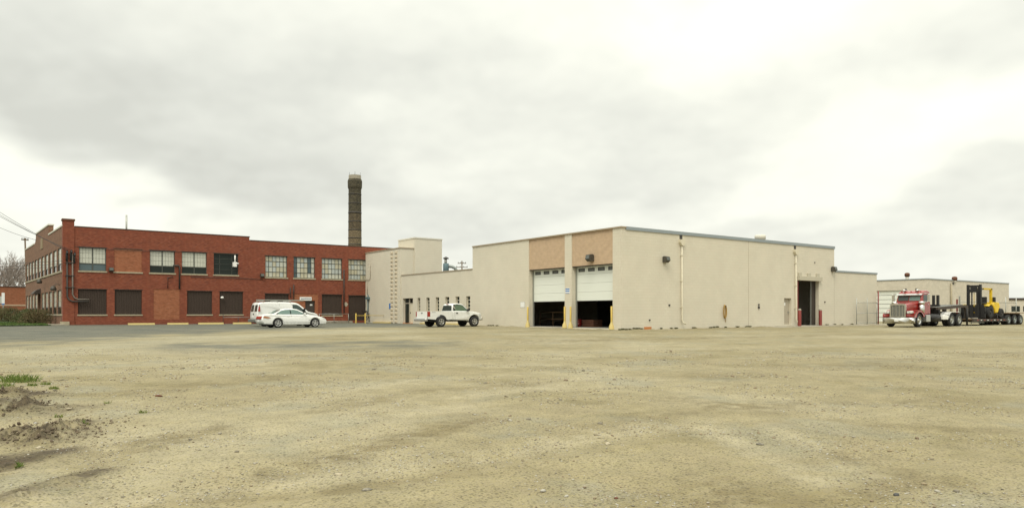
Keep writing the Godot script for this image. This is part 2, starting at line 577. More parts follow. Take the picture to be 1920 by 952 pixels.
func yard_y(s: float, l: float) -> float:
	var y := fall(s)
	var near := clampf((44.0 - s) / 30.0, 0.0, 1.0)
	if s > 40.0 and s < 72.0:      # grit drifted against the walls
		var x := 0.58779 * s + 0.80902 * l; var z := -0.80902 * s + 0.58779 * l
		if x > XG and x < 69.0 and z > ZG - 1.2 and z < ZG + 1.4: y += 0.09 * maxf(0.0, nz2.get_noise_2d(x * 3.0, 5.0) + 0.1)
		elif z < ZG and z > ZB and x > XG - 1.4 and x < XG + 1.2: y += 0.07 * maxf(0.0, nz2.get_noise_2d(z * 3.0, 15.0))
	if near <= 0.0: return y
	y += near * (0.045 * nz.get_noise_2d(s * 0.9, l * 0.9) + 0.016 * nz2.get_noise_2d(s * 4.0, l * 4.0))
	if s < 16.0: y += 0.006 * nz2.get_noise_2d(s * 24.0, l * 24.0 + 50.0)
	if l < -2.0 and s < 22.0:
		for r in RIDGES:
			var q := seg_dist(Vector2(s, l), r[0], r[1])
			var w: float = r[2]
			if q.x < w * 2.6:
				var k := exp(-q.x * q.x / (w * w))
				y += r[3] * k * (1.0 + 0.9 * nz2.get_noise_2d(s * 9.0, l * 9.0) + 1.5 * nz2.get_noise_2d(s * 30.0 + 5.0, l * 30.0)) * (1.0 - 0.6 * smoothstep(0.75, 1.0, q.y))
	return y

func dirt(s: float, l: float, p: Vector3) -> Color:
	var a := nz.get_noise_2d(p.x * 0.5 + 90.0, p.z * 0.5)
	var b := nz.get_noise_2d(p.x * 1.7, p.z * 1.7 + 30.0)
	var c := nz2.get_noise_2d(p.x * 1.1 + 7.0, p.z * 1.1)
	var f := nz2.get_noise_2d(p.x * 9.0, p.z * 9.0)
	var col := Color(0.272, 0.231, 0.142)
	col = col.lerp(Color(0.345, 0.303, 0.215), smoothstep(-0.1, 0.55, a + 0.35 * b + 0.1 * f) * 0.8)
	col = col.lerp(Color(0.19, 0.157, 0.078), smoothstep(0.05, 0.5, b - 0.3 * a + 0.3 * f) * 0.6)
	col = col.lerp(Color(0.248, 0.236, 0.187), smoothstep(0.12, 0.5, c + 0.2 * f) * 0.5)
	for t in TRACKS:
		var q := seg_dist(Vector2(s, l), t[0], t[1])
		var w: float = t[2] * (1.0 + 0.5 * f)
		if q.x < w * 2.0:
			col = col.lerp(t[4], minf(0.9, t[3] * 1.45) * exp(-q.x * q.x / (w * w)) * clampf(0.7 + b + 1.1 * f + 0.6 * nz2.get_noise_2d(p.x * 22.0, p.z * 22.0), 0.0, 1.0))
	if s > 19.0:
		var k := l / s
		var edge := 28.0 + 25.0 * clampf((k + 0.62) / 0.42, 0.0, 1.0)
		var m := smoothstep(-0.15, 0.75, (s - edge) / 9.0 + 0.9 * b + 0.4 * f)
		m *= 1.0 - smoothstep(-0.16, -0.02, k)
		var band := exp(-pow((s - 27.0 - 3.0 * b - 5.0 * (k + 0.5)) / 3.0, 2.0)) * smoothstep(-0.55, -0.42, k) * (1.0 - smoothstep(-0.14, -0.02, k))
		m = maxf(m * 0.92, band * clampf(0.62 + 1.0 * b, 0.0, 0.85))
		var dust := exp(-pow((s - edge * 0.86) / 3.6, 2.0)) * (1.0 - smoothstep(-0.3, 0.0, k))
		col = col.lerp(Color(0.335, 0.305, 0.23), dust * 0.7)
		var tar := Color(0.078, 0.086, 0.080).lerp(Color(0.135, 0.132, 0.112), clampf(0.4 + c, 0.0, 1.0))
		col = col.lerp(tar, m)
	if l < -2.0 and s < 22.0:
		for r in RIDGES:
			var q := seg_dist(Vector2(s, l), r[0], r[1])
			var w: float = r[2] * r[4]
			if q.x < w * 2.2:
				var k := exp(-q.x * q.x / (w * w)) * clampf(0.75 + 1.2 * nz2.get_noise_2d(s * 7.0, l * 7.0 + 9.0), 0.0, 1.0)
				col = col.lerp(Color(0.065, 0.047, 0.03), minf(0.9, k))
	return Color(col.r * 1.16, col.g * 1.17, col.b * 1.05)

func levels(spans: Array) -> PackedFloat32Array:      # [start, step, end, step at end] ...
	var r := PackedFloat32Array()
	for q in spans:
		var x: float = q[0]
		while x < q[2]:
			r.append(x)
			x += lerpf(q[1], q[3], (x - q[0]) / (q[2] - q[0]))
	r.append(spans[-1][2])
	return r

func build_ground() -> void:
	nz.seed = 3; nz.noise_type = FastNoiseLite.TYPE_SIMPLEX_SMOOTH; nz.frequency = 0.2
	nz.fractal_type = FastNoiseLite.FRACTAL_FBM; nz.fractal_octaves = 4
	nz2.seed = 8; nz2.noise_type = FastNoiseLite.TYPE_SIMPLEX_SMOOTH; nz2.frequency = 0.3
	nz2.fractal_type = FastNoiseLite.FRACTAL_FBM; nz2.fractal_octaves = 3
	for r in [[-160, 780, 118, 768, 0.34, 0.12, 1.25], [-160, 834, 92, 818, 0.30, 0.08, 1.35], [-160, 745, 70, 742, 0.5, 0.10, 0.8], [-160, 760, 60, 756, 0.2, 0.08, 1.0], [60, 834, 150, 795, 0.16, 0.06, 1.2], [-100, 905, 70, 850, 0.25, -0.05, 0.8], [-120, 880, 120, 846, 0.2, 0.04, 0.9], [0, 940, 190, 880, 0.2, 0.03, 0.7]]:
		RIDGES.append([gp(r[0], r[1]), gp(r[2], r[3]), r[4], r[5], r[6]])
	var brown := Color(0.175, 0.14, 0.074); var pale := Color(0.36, 0.315, 0.225)
	for r in [[480, 890, 900, 790, 0.34, 0.6, 0], [1320, 800, 1540, 905, 0.22, 0.55, 1], [1420, 790, 1640, 890, 0.2, 0.4, 1], [1580, 850, 1720, 895, 0.25, 0.55, 0], [1340, 905, 1380, 950, 0.35, 0.6, 0],
			[1250, 745, 1460, 775, 0.5, 0.4, 0], [300, 660, 900, 672, 0.8, 0.35, 0], [1330, 705, 1920, 660, 0.9, 0.4, 0], [0, 660, 620, 662, 0.7, 0.5, 1], [1250, 690, 1700, 700, 0.8, 0.3, 1], [700, 780, 880, 765, 0.6, 0.5, 1],
			[560, 752, 760, 716, 0.35, 0.5, 1], [760, 716, 1010, 700, 0.35, 0.45, 1], [600, 772, 800, 735, 0.3, 0.4, 0], [800, 735, 1060, 715, 0.3, 0.4, 0], [860, 745, 1020, 728, 0.3, 0.5, 1], [1020, 728, 1150, 690, 0.35, 0.5, 1], [1100, 800, 1400, 760, 0.3, 0.4, 0], [1400, 760, 1800, 748, 0.35, 0.4, 0],
			[1060, 830, 1330, 790, 0.28, 0.4, 1], [1640, 800, 1900, 812, 0.3, 0.4, 0], [200, 940, 520, 905, 0.2, 0.5, 1], [520, 905, 900, 860, 0.24, 0.45, 1], [900, 860, 1200, 800, 0.28, 0.4, 1], [280, 950, 620, 915, 0.16, 0.5, 0], [620, 915, 960, 872, 0.2, 0.4, 0], [250, 735, 560, 700, 0.5, 0.4, 0], [100, 700, 480, 690, 0.7, 0.4, 1], [1480, 940, 1760, 905, 0.2, 0.45, 0],
			[150, 860, 420, 800, 0.3, 0.45, 0], [980, 640, 1900, 622, 1.3, 0.45, 0], [1000, 660, 1900, 640, 1.1, 0.4, 1]]:
		TRACKS.append([gp(r[0], r[1]), gp(r[2], r[3]), r[4], r[5], pale if r[6] else brown])
	# one sheet out to the horizon
	var ss := levels([[-300.0, 60.0, -20.0, 10.0], [-20.0, 4.0, 3.0, 0.5], [3.0, 0.05, 8.0, 0.06], [8.0, 0.06, 20.0, 0.2], [20.0, 0.2, 60.0, 0.9], [60.0, 1.0, 160.0, 10.0], [160.0, 20.0, 2600.0, 300.0]])
	var half := levels([[0.035, 0.07, 7.0, 0.07], [7.0, 0.07, 12.0, 0.2], [12.0, 0.2, 60.0, 2.0], [60.0, 4.0, 200.0, 20.0], [200.0, 40.0, 2600.0, 400.0]])
	var ls := PackedFloat32Array()
	for i in range(half.size() - 1, -1, -1): ls.append(-half[i])
	ls.append_array(half)
	var g := sheet(ss, ls, 0.0, func(_s, _l): return true)
	g.name = "ground"
	g.set_meta("kind", "structure")
	var m := mat("dirt", Color(1, 1, 1), 0.95)
	m.vertex_color_use_as_albedo = true
	world_tex(m, grit(1024, 5), 2.3, noise_tex(512, 0.05, 0.0, 1.0, 44, FastNoiseLite.TYPE_SIMPLEX_SMOOTH, 5), 1.4)
	weather(m, noise_tex(512, 0.02, 0.88, 1.0, 17, FastNoiseLite.TYPE_SIMPLEX_SMOOTH, 6), Vector3(7.3, 7.3, 7.3))
	g.material_override = m
	add_child(g)
	# the paved part of the lot, dusty at its edges
	var s2 := levels([[34.0, 0.4, 82.0, 0.8]])
	var l2 := levels([[-62.0, 0.8, -2.0, 0.8]])
	var a := sheet(s2, l2, 0.005, func(s, l):
		var p := Vector2(0.58779 * s + 0.80902 * l, -0.80902 * s + 0.58779 * l)
		return p.x > -30.0 and p.x < XG - 0.3 and p.y > ZB + 0.2 and p.y < -36.0)
	a.name = "asphalt_lot"
	a.set_meta("kind", "structure")
	a.material_override = m
	add_child(a)
	build_gravel()

# texture of sand and grit: fine grain with lighter and darker specks
func grit(sz: int, sd: int) -> Texture2D:
	var n := FastNoiseLite.new()
	n.seed = sd; n.noise_type = FastNoiseLite.TYPE_SIMPLEX; n.frequency = 0.09
	n.fractal_type = FastNoiseLite.FRACTAL_FBM; n.fractal_octaves = 4; n.fractal_gain = 0.7
	var a := n.get_seamless_image(sz, sz)
	n.noise_type = FastNoiseLite.TYPE_CELLULAR
	n.frequency = 0.13; n.fractal_type = FastNoiseLite.FRACTAL_NONE
	n.cellular_return_type = FastNoiseLite.RETURN_CELL_VALUE
	n.cellular_jitter = 1.0
	var b := n.get_seamless_image(sz, sz)
	var da := a.get_data(); var db := b.get_data()
	var out := PackedByteArray()
	out.resize(sz * sz * 3)
	for i in sz * sz:
		var v := 0.79 + 0.30 * (da[i] / 255.0)
		var c: float = db[i] / 255.0
		if c > 0.87: v *= 1.08
		elif c < 0.15: v *= 0.80
		var q := int(clampf(v, 0.0, 1.0) * 255.0)
		out[i * 3] = q; out[i * 3 + 1] = q; out[i * 3 + 2] = mini(255, int(q * (1.03 if c > 0.5 else 0.98)))
	return ImageTexture.create_from_image(Image.create_from_data(sz, sz, false, Image.FORMAT_RGB8, out))

func sheet(ss: PackedFloat32Array, ls: PackedFloat32Array, lift: float, keep: Callable) -> MeshInstance3D:
	var ns := ss.size(); var nl := ls.size()
	var v := PackedVector3Array(); var c := PackedColorArray(); var no := PackedVector3Array(); var ix := PackedInt32Array()
	v.resize(ns * nl); c.resize(ns * nl); no.resize(ns * nl)
	for i in ns:
		for j in nl:
			var s := ss[i]; var l := ls[j]
			var p := Vector3(0.58779 * s + 0.80902 * l, 0, -0.80902 * s + 0.58779 * l)
			p.y = yard_y(s, l) + lift
			v[i * nl + j] = p
			c[i * nl + j] = dirt(s, l, p) if s > 2.0 and s < 400.0 and absf(l) < 300.0 else Color(0.25, 0.21, 0.125)
	for i in ns:
		for j in nl:
			var a := v[mini(i + 1, ns - 1) * nl + j] - v[maxi(i - 1, 0) * nl + j]
			var b := v[i * nl + mini(j + 1, nl - 1)] - v[i * nl + maxi(j - 1, 0)]
			no[i * nl + j] = b.cross(a).normalized()
	for i in ns - 1:
		for j in nl - 1:
			if not keep.call(ss[i] + 0.1, ls[j] + 0.1): continue
			var q := i * nl + j
			ix.append_array([q, q + nl, q + nl + 1, q, q + nl + 1, q + 1])
	var arr := []
	arr.resize(Mesh.ARRAY_MAX)
	arr[Mesh.ARRAY_VERTEX] = v; arr[Mesh.ARRAY_NORMAL] = no; arr[Mesh.ARRAY_COLOR] = c; arr[Mesh.ARRAY_INDEX] = ix
	var me := ArrayMesh.new()
	me.add_surface_from_arrays(Mesh.PRIMITIVE_TRIANGLES, arr)
	var o := MeshInstance3D.new()
	o.mesh = me
	return o

func pebble_mesh(sd: int, flat: float) -> ArrayMesh:
	var r := RandomNumberGenerator.new()
	r.seed = sd
	var st := S(true)
	var rows := [[0.0, -1.0], [0.75, -0.6], [1.0, 0.0], [0.7, 0.65], [0.0, 1.0]]
	var pts := []
	for q in rows:
		var ring := []
		for j in 7:
			var an := TAU * j / 7.0
			var k: float = 1.0 + r.randf_range(-0.25, 0.25)
			ring.append(Vector3(cos(an) * q[0] * k, q[1] * flat * r.randf_range(0.8, 1.15), sin(an) * q[0] * k * 0.8))
		if q[0] == 0.0:
			for j in 7: ring[j] = Vector3(0, q[1] * flat, 0)
		pts.append(ring)
	for i in 4:
		for j in 7:
			var k := (j + 1) % 7
			if i > 0: tri(st, pts[i][j], pts[i + 1][k], pts[i][k])
			if i < 3: tri(st, pts[i][j], pts[i + 1][j], pts[i + 1][k])
	st.set_smooth_group(-1)
	st.generate_normals()
	return st.commit()

func gy(p: Vector3) -> float:      # yard height under a place
	return yard_y(dep(p.x, p.z), p.x * 0.80902 + p.z * 0.58779)

func build_gravel() -> void:
	var m := mat("gravel", Color(1, 1, 1), 0.9)
	m.vertex_color_use_as_albedo = true
	var tones := [Color(0.28, 0.255, 0.20), Color(0.33, 0.31, 0.255), Color(0.21, 0.18, 0.12), Color(0.18, 0.16, 0.12), Color(0.26, 0.21, 0.13), Color(0.36, 0.345, 0.30), Color(0.19, 0.145, 0.095)]
	for k in 3:
		var mm := MultiMesh.new()
		mm.transform_format = MultiMesh.TRANSFORM_3D
		mm.use_colors = true
		mm.mesh = pebble_mesh(20 + k, 0.55)
		var ts := []; var cs := []
		var tries := 0
		while ts.size() < 9000 and tries < 80000:
			tries += 1
			var s := 4.0 + 22.0 * pow(rng.randf(), 2.0)
			var l := rng.randf_range(-0.78, 0.78) * s
			var d := 0.22 + 2.0 * nz2.get_noise_2d(s * 1.3 + 31.0, l * 1.3)
			if l / s < -0.5: d += 0.25
			if rng.randf() > d * 1.2: continue
			var r := 0.004 + 0.009 * pow(rng.randf(), 3.0) + (0.02 * rng.randf() if rng.randf() < 0.012 else 0.0)
			r *= clampf(0.5 + s / 12.0, 0.8, 2.0)
			var p := Vector3(0.58779 * s + 0.80902 * l, yard_y(s, l) + r * 0.15, -0.80902 * s + 0.58779 * l)
			ts.append(Transform3D(Basis.from_euler(Vector3(rng.randf_range(-0.3, 0.3), rng.randf() * TAU, rng.randf_range(-0.3, 0.3))).scaled(Vector3.ONE * r), p))
			cs.append(tones[rng.randi() % tones.size()])
		mm.instance_count = ts.size()
		for i in ts.size():
			mm.set_instance_transform(i, ts[i])
			mm.set_instance_color(i, cs[i])
		var o := MultiMeshInstance3D.new()
		o.name = numbered("gravel")
		o.multimesh = mm
		o.material_override = m
		o.set_meta("kind", "stuff")
		o.set_meta("label", ["small grey and tan pebbles scattered over the dirt yard", "loose gravel chips lying on the dirt yard", "small rounded stones strewn over the dirt yard"][k])
		o.set_meta("category", "gravel")
		add_child(o)
	# clods of dark soil on the ridges
	var cm := MultiMesh.new()
	cm.transform_format = MultiMesh.TRANSFORM_3D
	cm.use_colors = true
	cm.mesh = pebble_mesh(77, 0.7)
	cm.instance_count = 3200
	for i in 3200:
		var q: Array = RIDGES[i % 5]
		var t := rng.randf()
		var p: Vector2 = q[0].lerp(q[1], t) + Vector2(rng.randfn(0.0, 0.22), rng.randfn(0.0, 0.3))
		var r := 0.006 + 0.018 * pow(rng.randf(), 2.5)
		cm.set_instance_transform(i, Transform3D(Basis.from_euler(Vector3(rng.randf() * 3.0, rng.randf() * TAU, rng.randf() * 3.0)).scaled(Vector3.ONE * r), Vector3(0.58779 * p.x + 0.80902 * p.y, yard_y(p.x, p.y) + r * 0.2, -0.80902 * p.x + 0.58779 * p.y)))
		cm.set_instance_color(i, Color(0.09, 0.066, 0.042).lerp(Color(0.24, 0.20, 0.13), pow(rng.randf(), 2.0)))
	var co := MultiMeshInstance3D.new()
	co.name = "soil_clods"
	co.multimesh = cm
	co.material_override = m
	co.set_meta("kind", "stuff")
	co.set_meta("label", "dark brown soil clods lying on the low ridges at the yard edge")
	co.set_meta("category", "soil")
	add_child(co)
	# the few larger stones one can pick out
	var sm := mat("stone", Color(1, 1, 1), 0.9)
	sm.albedo_color = lin(0.30, 0.275, 0.22)
	weather(sm, noise_tex(256, 0.03, 0.6, 1.0, 71), Vector3(0.4, 0.4, 0.4))
	var seen_stones := [[688, 915, 0.034, "grey rounded stone lying alone on the tan dirt"], [634, 887, 0.03, "flat pale grey stone lying by a patch of gravel"], [1424, 832, 0.035, "flat light stone at the edge of grey gravel"],
		[1140, 835, 0.04, "wide pale stone slab half sunk among grey gravel"], [1156, 934, 0.02, "small red-brown and white stone on the bare dirt"], [1682, 930, 0.03, "flat black stone lying on light dirt"], [128, 772, 0.035, "pale stone at the tip of the dark soil ridge"], [72, 842, 0.035, "white stone beside the lower soil ridge"], [296, 741, 0.05, "dark brown clod on the dirt beyond the soil ridges"]]
	for q in seen_stones:
		var p := gp(q[0], q[1])
		var dark: bool = q[3].contains("black") or q[3].contains("brown")
		var w := Vector3(0.58779 * p.x + 0.80902 * p.y, yard_y(p.x, p.y) + q[2] * 0.12, -0.80902 * p.x + 0.58779 * p.y)
		var o := MeshInstance3D.new()
		o.name = numbered("stone")
		o.mesh = pebble_mesh(int(q[0]), 0.5)
		o.material_override = M.rust if q[3].contains("brown") else (M.wire if q[3].contains("black") else (M.limestone if q[3].contains("white") or q[3].contains("pale") else sm))
		add_child(o)
		o.position = w
		o.scale = Vector3(q[2] * 1.3, q[2], q[2])
		o.rotation.y = q[0] * 0.37
		tag(o, q[3], "stone")

# ------------------------------------------------------------------ building parts
func rebase(o: Node3D, p: Vector3) -> void:
	o.position = p
	for c in o.get_children(): c.position -= p

func corrugated(x0: float, x1: float, y0: float, y1: float, z: float) -> SurfaceTool:
	var st := S()
	var n := int(round((x1 - x0) / 0.14))
	var w := (x1 - x0) / n
	for i in n:
		var a := x0 + i * w
		var xs := [a, a + w * 0.3, a + w * 0.5, a + w * 0.8, a + w]
		var zs := [0.0, 0.0, 0.035, 0.035, 0.0]
		for k in 4:
			quad(st, Vector3(xs[k], y0, z + zs[k]), Vector3(xs[k], y1, z + zs[k]), Vector3(xs[k + 1], y1, z + zs[k + 1]), Vector3(xs[k + 1], y0, z + zs[k + 1]))
	return st

# a sash window filling x0..x1, y0..y1 at plane z of local axes t; style: 0 blinds over a low dark light, 1 steel grid, 2 dark
func sash(parent: Node, x0: float, x1: float, y0: float, y1: float, style: int, t := Transform3D(), sd := 0) -> void:
	var r := RandomNumberGenerator.new()
	r.seed = 100 + sd
	var st := S()
	var f := 0.05
	var w := x1 - x0; var h := y1 - y0
	var cells := []
	var bars := [[x0, y0, x0 + f, y1], [x1 - f, y0, x1, y1], [x0 + f, y0, x1 - f, y0 + f], [x0 + f, y1 - f, x1 - f, y1]]
	if style == 0:
		var low := y0 + h * 0.31
		bars.append([x0 + w * 0.5 - 0.04, y0 + f, x0 + w * 0.5 + 0.04, y1 - f])
		bars.append([x0 + f, low - 0.035, x0 + w * 0.5 - 0.04, low + 0.035]); bars.append([x0 + w * 0.5 + 0.04, low - 0.035, x1 - f, low + 0.035])
		for k in 2:
			var a := x0 + f if k == 0 else x0 + w * 0.5 + 0.04
			var b := x0 + w * 0.5 - 0.04 if k == 0 else x1 - f
			cells.append([a, y0 + f, b, low - 0.035, "blue_glass" if sd == 0 else "dark_glass"])
			for i in 4:
				for j in 3:
					var ca := a + (b - a) * i / 4.0; var cb := a + (b - a) * (i + 1) / 4.0
					var cc := low + 0.035 + (y1 - f - low - 0.035) * j / 3.0; var cd := low + 0.035 + (y1 - f - low - 0.035) * (j + 1) / 3.0
					cells.append([ca + 0.008, cc + 0.008, cb - 0.008, cd - 0.008, "pale_pane"])
	elif style == 1:
		var vent: int = r.randi() % 2
		for i in range(1, 6): bars.append([x0 + w * i / 6.0 - (0.022 if i in [1, 5] else 0.012), y0 + f, x0 + w * i / 6.0 + (0.022 if i in [1, 5] else 0.012), y1 - f])
		for j in range(1, 4): bars.append([x0 + f, y0 + h * j / 4.0 - (0.025 if j in [1, 3] else 0.012), x1 - f, y0 + h * j / 4.0 + (0.025 if j in [1, 3] else 0.012)])
		for i in 6:
			for j in 4:
				var mname: String = ["pale_pane", "pale_pane", "pale_pane_warm", "pale_pane_cool"][r.randi() % 4]
				if sd == 9 and i in [2, 3] and j < 3: mname = "dark_glass"
				if sd == 6 and (i == 0 or (i == 4 and j > 0)): mname = "blue_glass"
				cells.append([x0 + w * i / 6.0 + 0.012, y0 + h * j / 4.0 + 0.012, x0 + w * (i + 1) / 6.0 - 0.012, y0 + h * (j + 1) / 4.0 - 0.012, mname])
		for c in cells:
			c[0] = maxf(c[0], x0 + f); c[2] = minf(c[2], x1 - f); c[1] = maxf(c[1], y0 + f); c[3] = minf(c[3], y1 - f)
	elif style == 2:
		for i in [1, 3]: bars.append([x0 + w * i / 4.0 - 0.02, y0 + f, x0 + w * i / 4.0 + 0.02, y1 - f])
		for j in [1, 2, 3]: bars.append([x0 + f, y0 + h * j / 4.0 - 0.015, x1 - f, y0 + h * j / 4.0 + 0.015])
		for i in 3:
			var a: float = x0 + w * [0.0, 0.25, 0.75][i]; var b: float = x0 + w * [0.25, 0.75, 1.0][i]
			for j in 4:
				cells.append([maxf(a + 0.02, x0 + f), maxf(y0 + h * j / 4.0 + 0.015, y0 + f), minf(b - 0.02, x1 - f), minf(y0 + h * (j + 1) / 4.0 - 0.015, y1 - f), "dark_glass"])
	else:
		var low := y0 + h * 0.3
		bars.append([x0 + f, low - 0.04, x1 - f, low + 0.04])
		cells.append([x0 + f, y0 + f, x1 - f, low - 0.04, "dark_glass"])
		for j in 3:
			cells.append([x0 + f, low + 0.04 + (y1 - f - low - 0.04) * j / 3.0 + 0.006, x1 - f, low + 0.04 + (y1 - f - low - 0.04) * (j + 1) / 3.0 - 0.006, "pale_pane_warm" if (sd + j) % 3 == 0 else "pale_pane"])
	for b in bars:
		box(st, Vector3((b[0] + b[2]) * 0.5, (b[1] + b[3]) * 0.5, 0.0), Vector3(b[2] - b[0], b[3] - b[1], 0.07))
	var fr := put(st, "window", M.steel_sash, parent)
	fr.transform = t
	for c in cells:
		var p := S()
		box(p, Vector3((c[0] + c[2]) * 0.5, (c[1] + c[3]) * 0.5, -0.005), Vector3(c[2] - c[0], c[3] - c[1], 0.012))
		put(p, "pane", M[c[4]], fr)

func part_box(parent: Node, called: String, m: String, a: Vector3, b: Vector3) -> MeshInstance3D:
	var st := S()
	box2(st, a, b)
	return put(st, called, M[m], parent)

func part_tube(parent: Node, called: String, m: String, pts: Array, r: float, n := 8) -> MeshInstance3D:
	var st := S(true)
	tube(st, pts, r, n)
	return put(st, called, M[m], parent)

# ------------------------------------------------------------------ brick factory
func build_brick_factory() -> void:
	var o := thing("brick_factory", "long two-storey red brick factory with corner pier and rows of windows", "building")
	var x0 := 6.27; var xs := 21.9; var x1 := 40.0
	var up := [[147, 198, 0], [213, 265, -1], [280, 327, 0], [340, 387, 0], [400, 446, 2], [497, 538, 1], [550, 590, 1], [603, 641, 1], [653, 687, 1]]
	var dn := [[145, 199, 0], [214, 265, 0], [287, 336, -1], [350, 397, 0], [411, 455, 0], [496, 541, 0], [548, 596, -2], [603, 641, 0], [653, 687, 0]]
	var holes_a := []; var holes_b := []
	var k := 0
	for q in up:
		var a := xz(q[0], ZB); var b := xz(q[1], ZB)
		var r := Rect2(a, 4.70, b - a, 2.03)
		if a > xs: r = Rect2(a, 4.60, b - a, 2.12)
		var z := ZB - 0.16
		if q[2] == -1:
			part_box(o, "infill_panel", "infill_brick", Vector3(a, 4.70, ZB - 0.35), Vector3(b, 6.73, ZB - 0.04))
		else:
			sash(o, a, b, r.position.y, r.end.y, q[2], Transform3D(Basis(), Vector3(0, 0, z)), k)
		part_box(o, "sill", "limestone", Vector3(a - 0.08, r.position.y - 0.12, ZB - 0.12), Vector3(b + 0.08, r.position.y + 0.002, ZB + 0.06))
		part_box(o, "lintel", "dark_trim", Vector3(a - 0.1, r.end.y - 0.002, ZB - 0.2), Vector3(b + 0.1, r.end.y + 0.05, ZB + 0.012))
		(holes_a if a < xs else holes_b).append(r)
		k += 1
	k = 0
	for q in dn:
		var a := xz(q[0], ZB); var b := xz(q[1], ZB)
		var lo := 0.90; var hi := 3.10
		if a > xs: lo = 0.80; hi = 2.96
		if k == 8: lo = 0.25; hi = 2.90
		if q[2] == -1: lo = 0.45; hi = 3.22
		if q[2] == -2: lo = 0.25; hi = 2.98
		var r := Rect2(a, lo, b - a, hi - lo)
		if q[2] < 0:
			var z := ZB - 0.03
			if q[2] == -2:
				var da := xz(572, ZB); var db := xz(590.5, ZB)
				var st := S()
				wall(st, Vector3(a, lo, z), Vector3.RIGHT, b - a, hi - lo, Vector3.BACK, 0.3, [Rect2(da - a, 0.0, db - da, 2.05)])
				put(st, "infill_panel", M.infill_brick, o)
				var dl := part_box(o, "entry_door", "dark_trim", Vector3(da + 0.02, lo, z - 0.2), Vector3(db - 0.02, lo + 2.03, z - 0.14))
				part_box(dl, "notice", "sign_white", Vector3(db - 0.5, lo + 1.55, z - 0.139), Vector3(db - 0.25, lo + 1.7, z - 0.13))
				part_box(dl, "handle", "galvanised", Vector3(da + 0.1, lo + 0.95, z - 0.139), Vector3(da + 0.16, lo + 1.1, z - 0.09))
			else:
				part_box(o, "infill_panel", "infill_brick", Vector3(a, lo, ZB - 0.35), Vector3(b, hi, z))
		else:
			put(corrugated(a, b, lo, hi, ZB - 0.13), "window_cover", M.brown_sheet, o)
			if k < 8: part_box(o, "sill", "limestone", Vector3(a - 0.06, lo - 0.11, ZB - 0.12), Vector3(b + 0.06, lo + 0.002, ZB + 0.05))
			part_box(o, "lintel", "dark_trim", Vector3(a - 0.1, hi - 0.002, ZB - 0.2), Vector3(b + 0.1, hi + 0.04, ZB + 0.012))
		(holes_a if a < xs else holes_b).append(r)
		k += 1
	var st := S()
	var ha := []; var hb := []
	for r in holes_a: ha.append(Rect2(r.position.x - x0, r.position.y, r.size.x, r.size.y))
	for r in holes_b: hb.append(Rect2(r.position.x - xs, r.position.y, r.size.x, r.size.y))
	wall(st, Vector3(x0, 0, ZB), Vector3.RIGHT, xs - x0, 8.46, Vector3.BACK, 0.4, ha)
	put(st, "front_wall", M.brick, o)
	st = S()
	wall(st, Vector3(xs, 0, ZB), Vector3.RIGHT, x1 - xs, 8.12, Vector3.BACK, 0.4, hb)
	put(st, "front_wall", M.brick, o)
	part_box(o, "coping", "dark_trim", Vector3(7.1, 8.46, ZB - 0.42), Vector3(xs + 0.05, 8.53, ZB + 0.03))
	part_box(o, "coping", "dark_trim", Vector3(xs + 0.05, 8.12, ZB - 0.42), Vector3(x1, 8.19, ZB + 0.03))
	part_box(o, "plinth", "brick", Vector3(x0 + 0.9, 0, ZB), Vector3(xz(548, ZB), 0.28, ZB + 0.04))
	# corner pier with a stone cap
	part_box(o, "corner_pier", "brick", Vector3(x0 - 0.06, 0, ZB - 0.75), Vector3(7.06, 8.95, ZB + 0.07))
	part_box(o, "pier_cap", "rust", Vector3(x0 - 0.12, 8.95, ZB - 0.81), Vector3(7.12, 9.10, ZB + 0.13))
	# end facade of brown brick, running back from the corner
	var c0 := Vector3(x0, 0, ZB)
	var far_end := at(46.5, 88.0)
	var L := c0.distance_to(far_end)
	var al := (c0 - far_end).normalized()
	var nn := al.cross(Vector3.UP).normalized()
	var T := Transform3D(Basis(al, Vector3.UP, nn), far_end)
	var holes := []
	var n_up := 10
	var pitch := (L - 1.6) / n_up
	for i in n_up:
		var a := 0.5 + i * pitch + 0.35
		holes.append(Rect2(a, 4.70, pitch - 0.75, 2.03))
		sash(o, a, a + pitch - 0.75, 4.70, 6.73, 3, T * Transform3D(Basis(), Vector3(0, 0, -0.09)), 20 + i)
		if i == 4:
			holes.append(Rect2(a, 0.15, pitch - 0.75, 2.85))
			var dg := S()
			box(dg, Vector3(a + (pitch - 0.75) * 0.5, 1.55, -0.3), Vector3(pitch - 0.75, 2.8, 0.05))
			var d := put(dg, "entry_door", M.dark_trim, o)
			d.transform = T
			var cg := S()
			prism(cg, [Vector2(0, 0), Vector2(0, 0.55), Vector2(0.4, 0.35), Vector2(0.7, 0.0)], a - 0.1, a + pitch - 0.65, Transform3D(Basis(Vector3(0, 0, 1), Vector3(0, 1, 0), Vector3(-1, 0, 0)), Vector3(0, 3.0, 0)))
			var cn := put(cg, "door_canopy", M.dark_trim, o)
			cn.transform = T * Transform3D(Basis(), Vector3(2.0 * a + pitch - 0.75, 0, 0))
		else:
			holes.append(Rect2(a, 0.92, pitch - 0.75, 2.12))
			sash(o, a, a + pitch - 0.75, 0.92, 3.04, 3, T * Transform3D(Basis(), Vector3(0, 0, -0.09)), 41 + i)
	st = S()
	wall(st, Vector3.ZERO, Vector3.RIGHT, L - 0.3, 8.5, Vector3.BACK, 0.4, holes)
	# raised gable with hollowed shoulders
	var raise := 0.95
	var g1 := facade_t(90.0, c0, far_end); var g0 := facade_t(66.0, c0, far_end)
	var pts := [Vector2(g1, 8.5), Vector2(g1, 8.5 + raise), Vector2(g0, 8.5 + raise)]
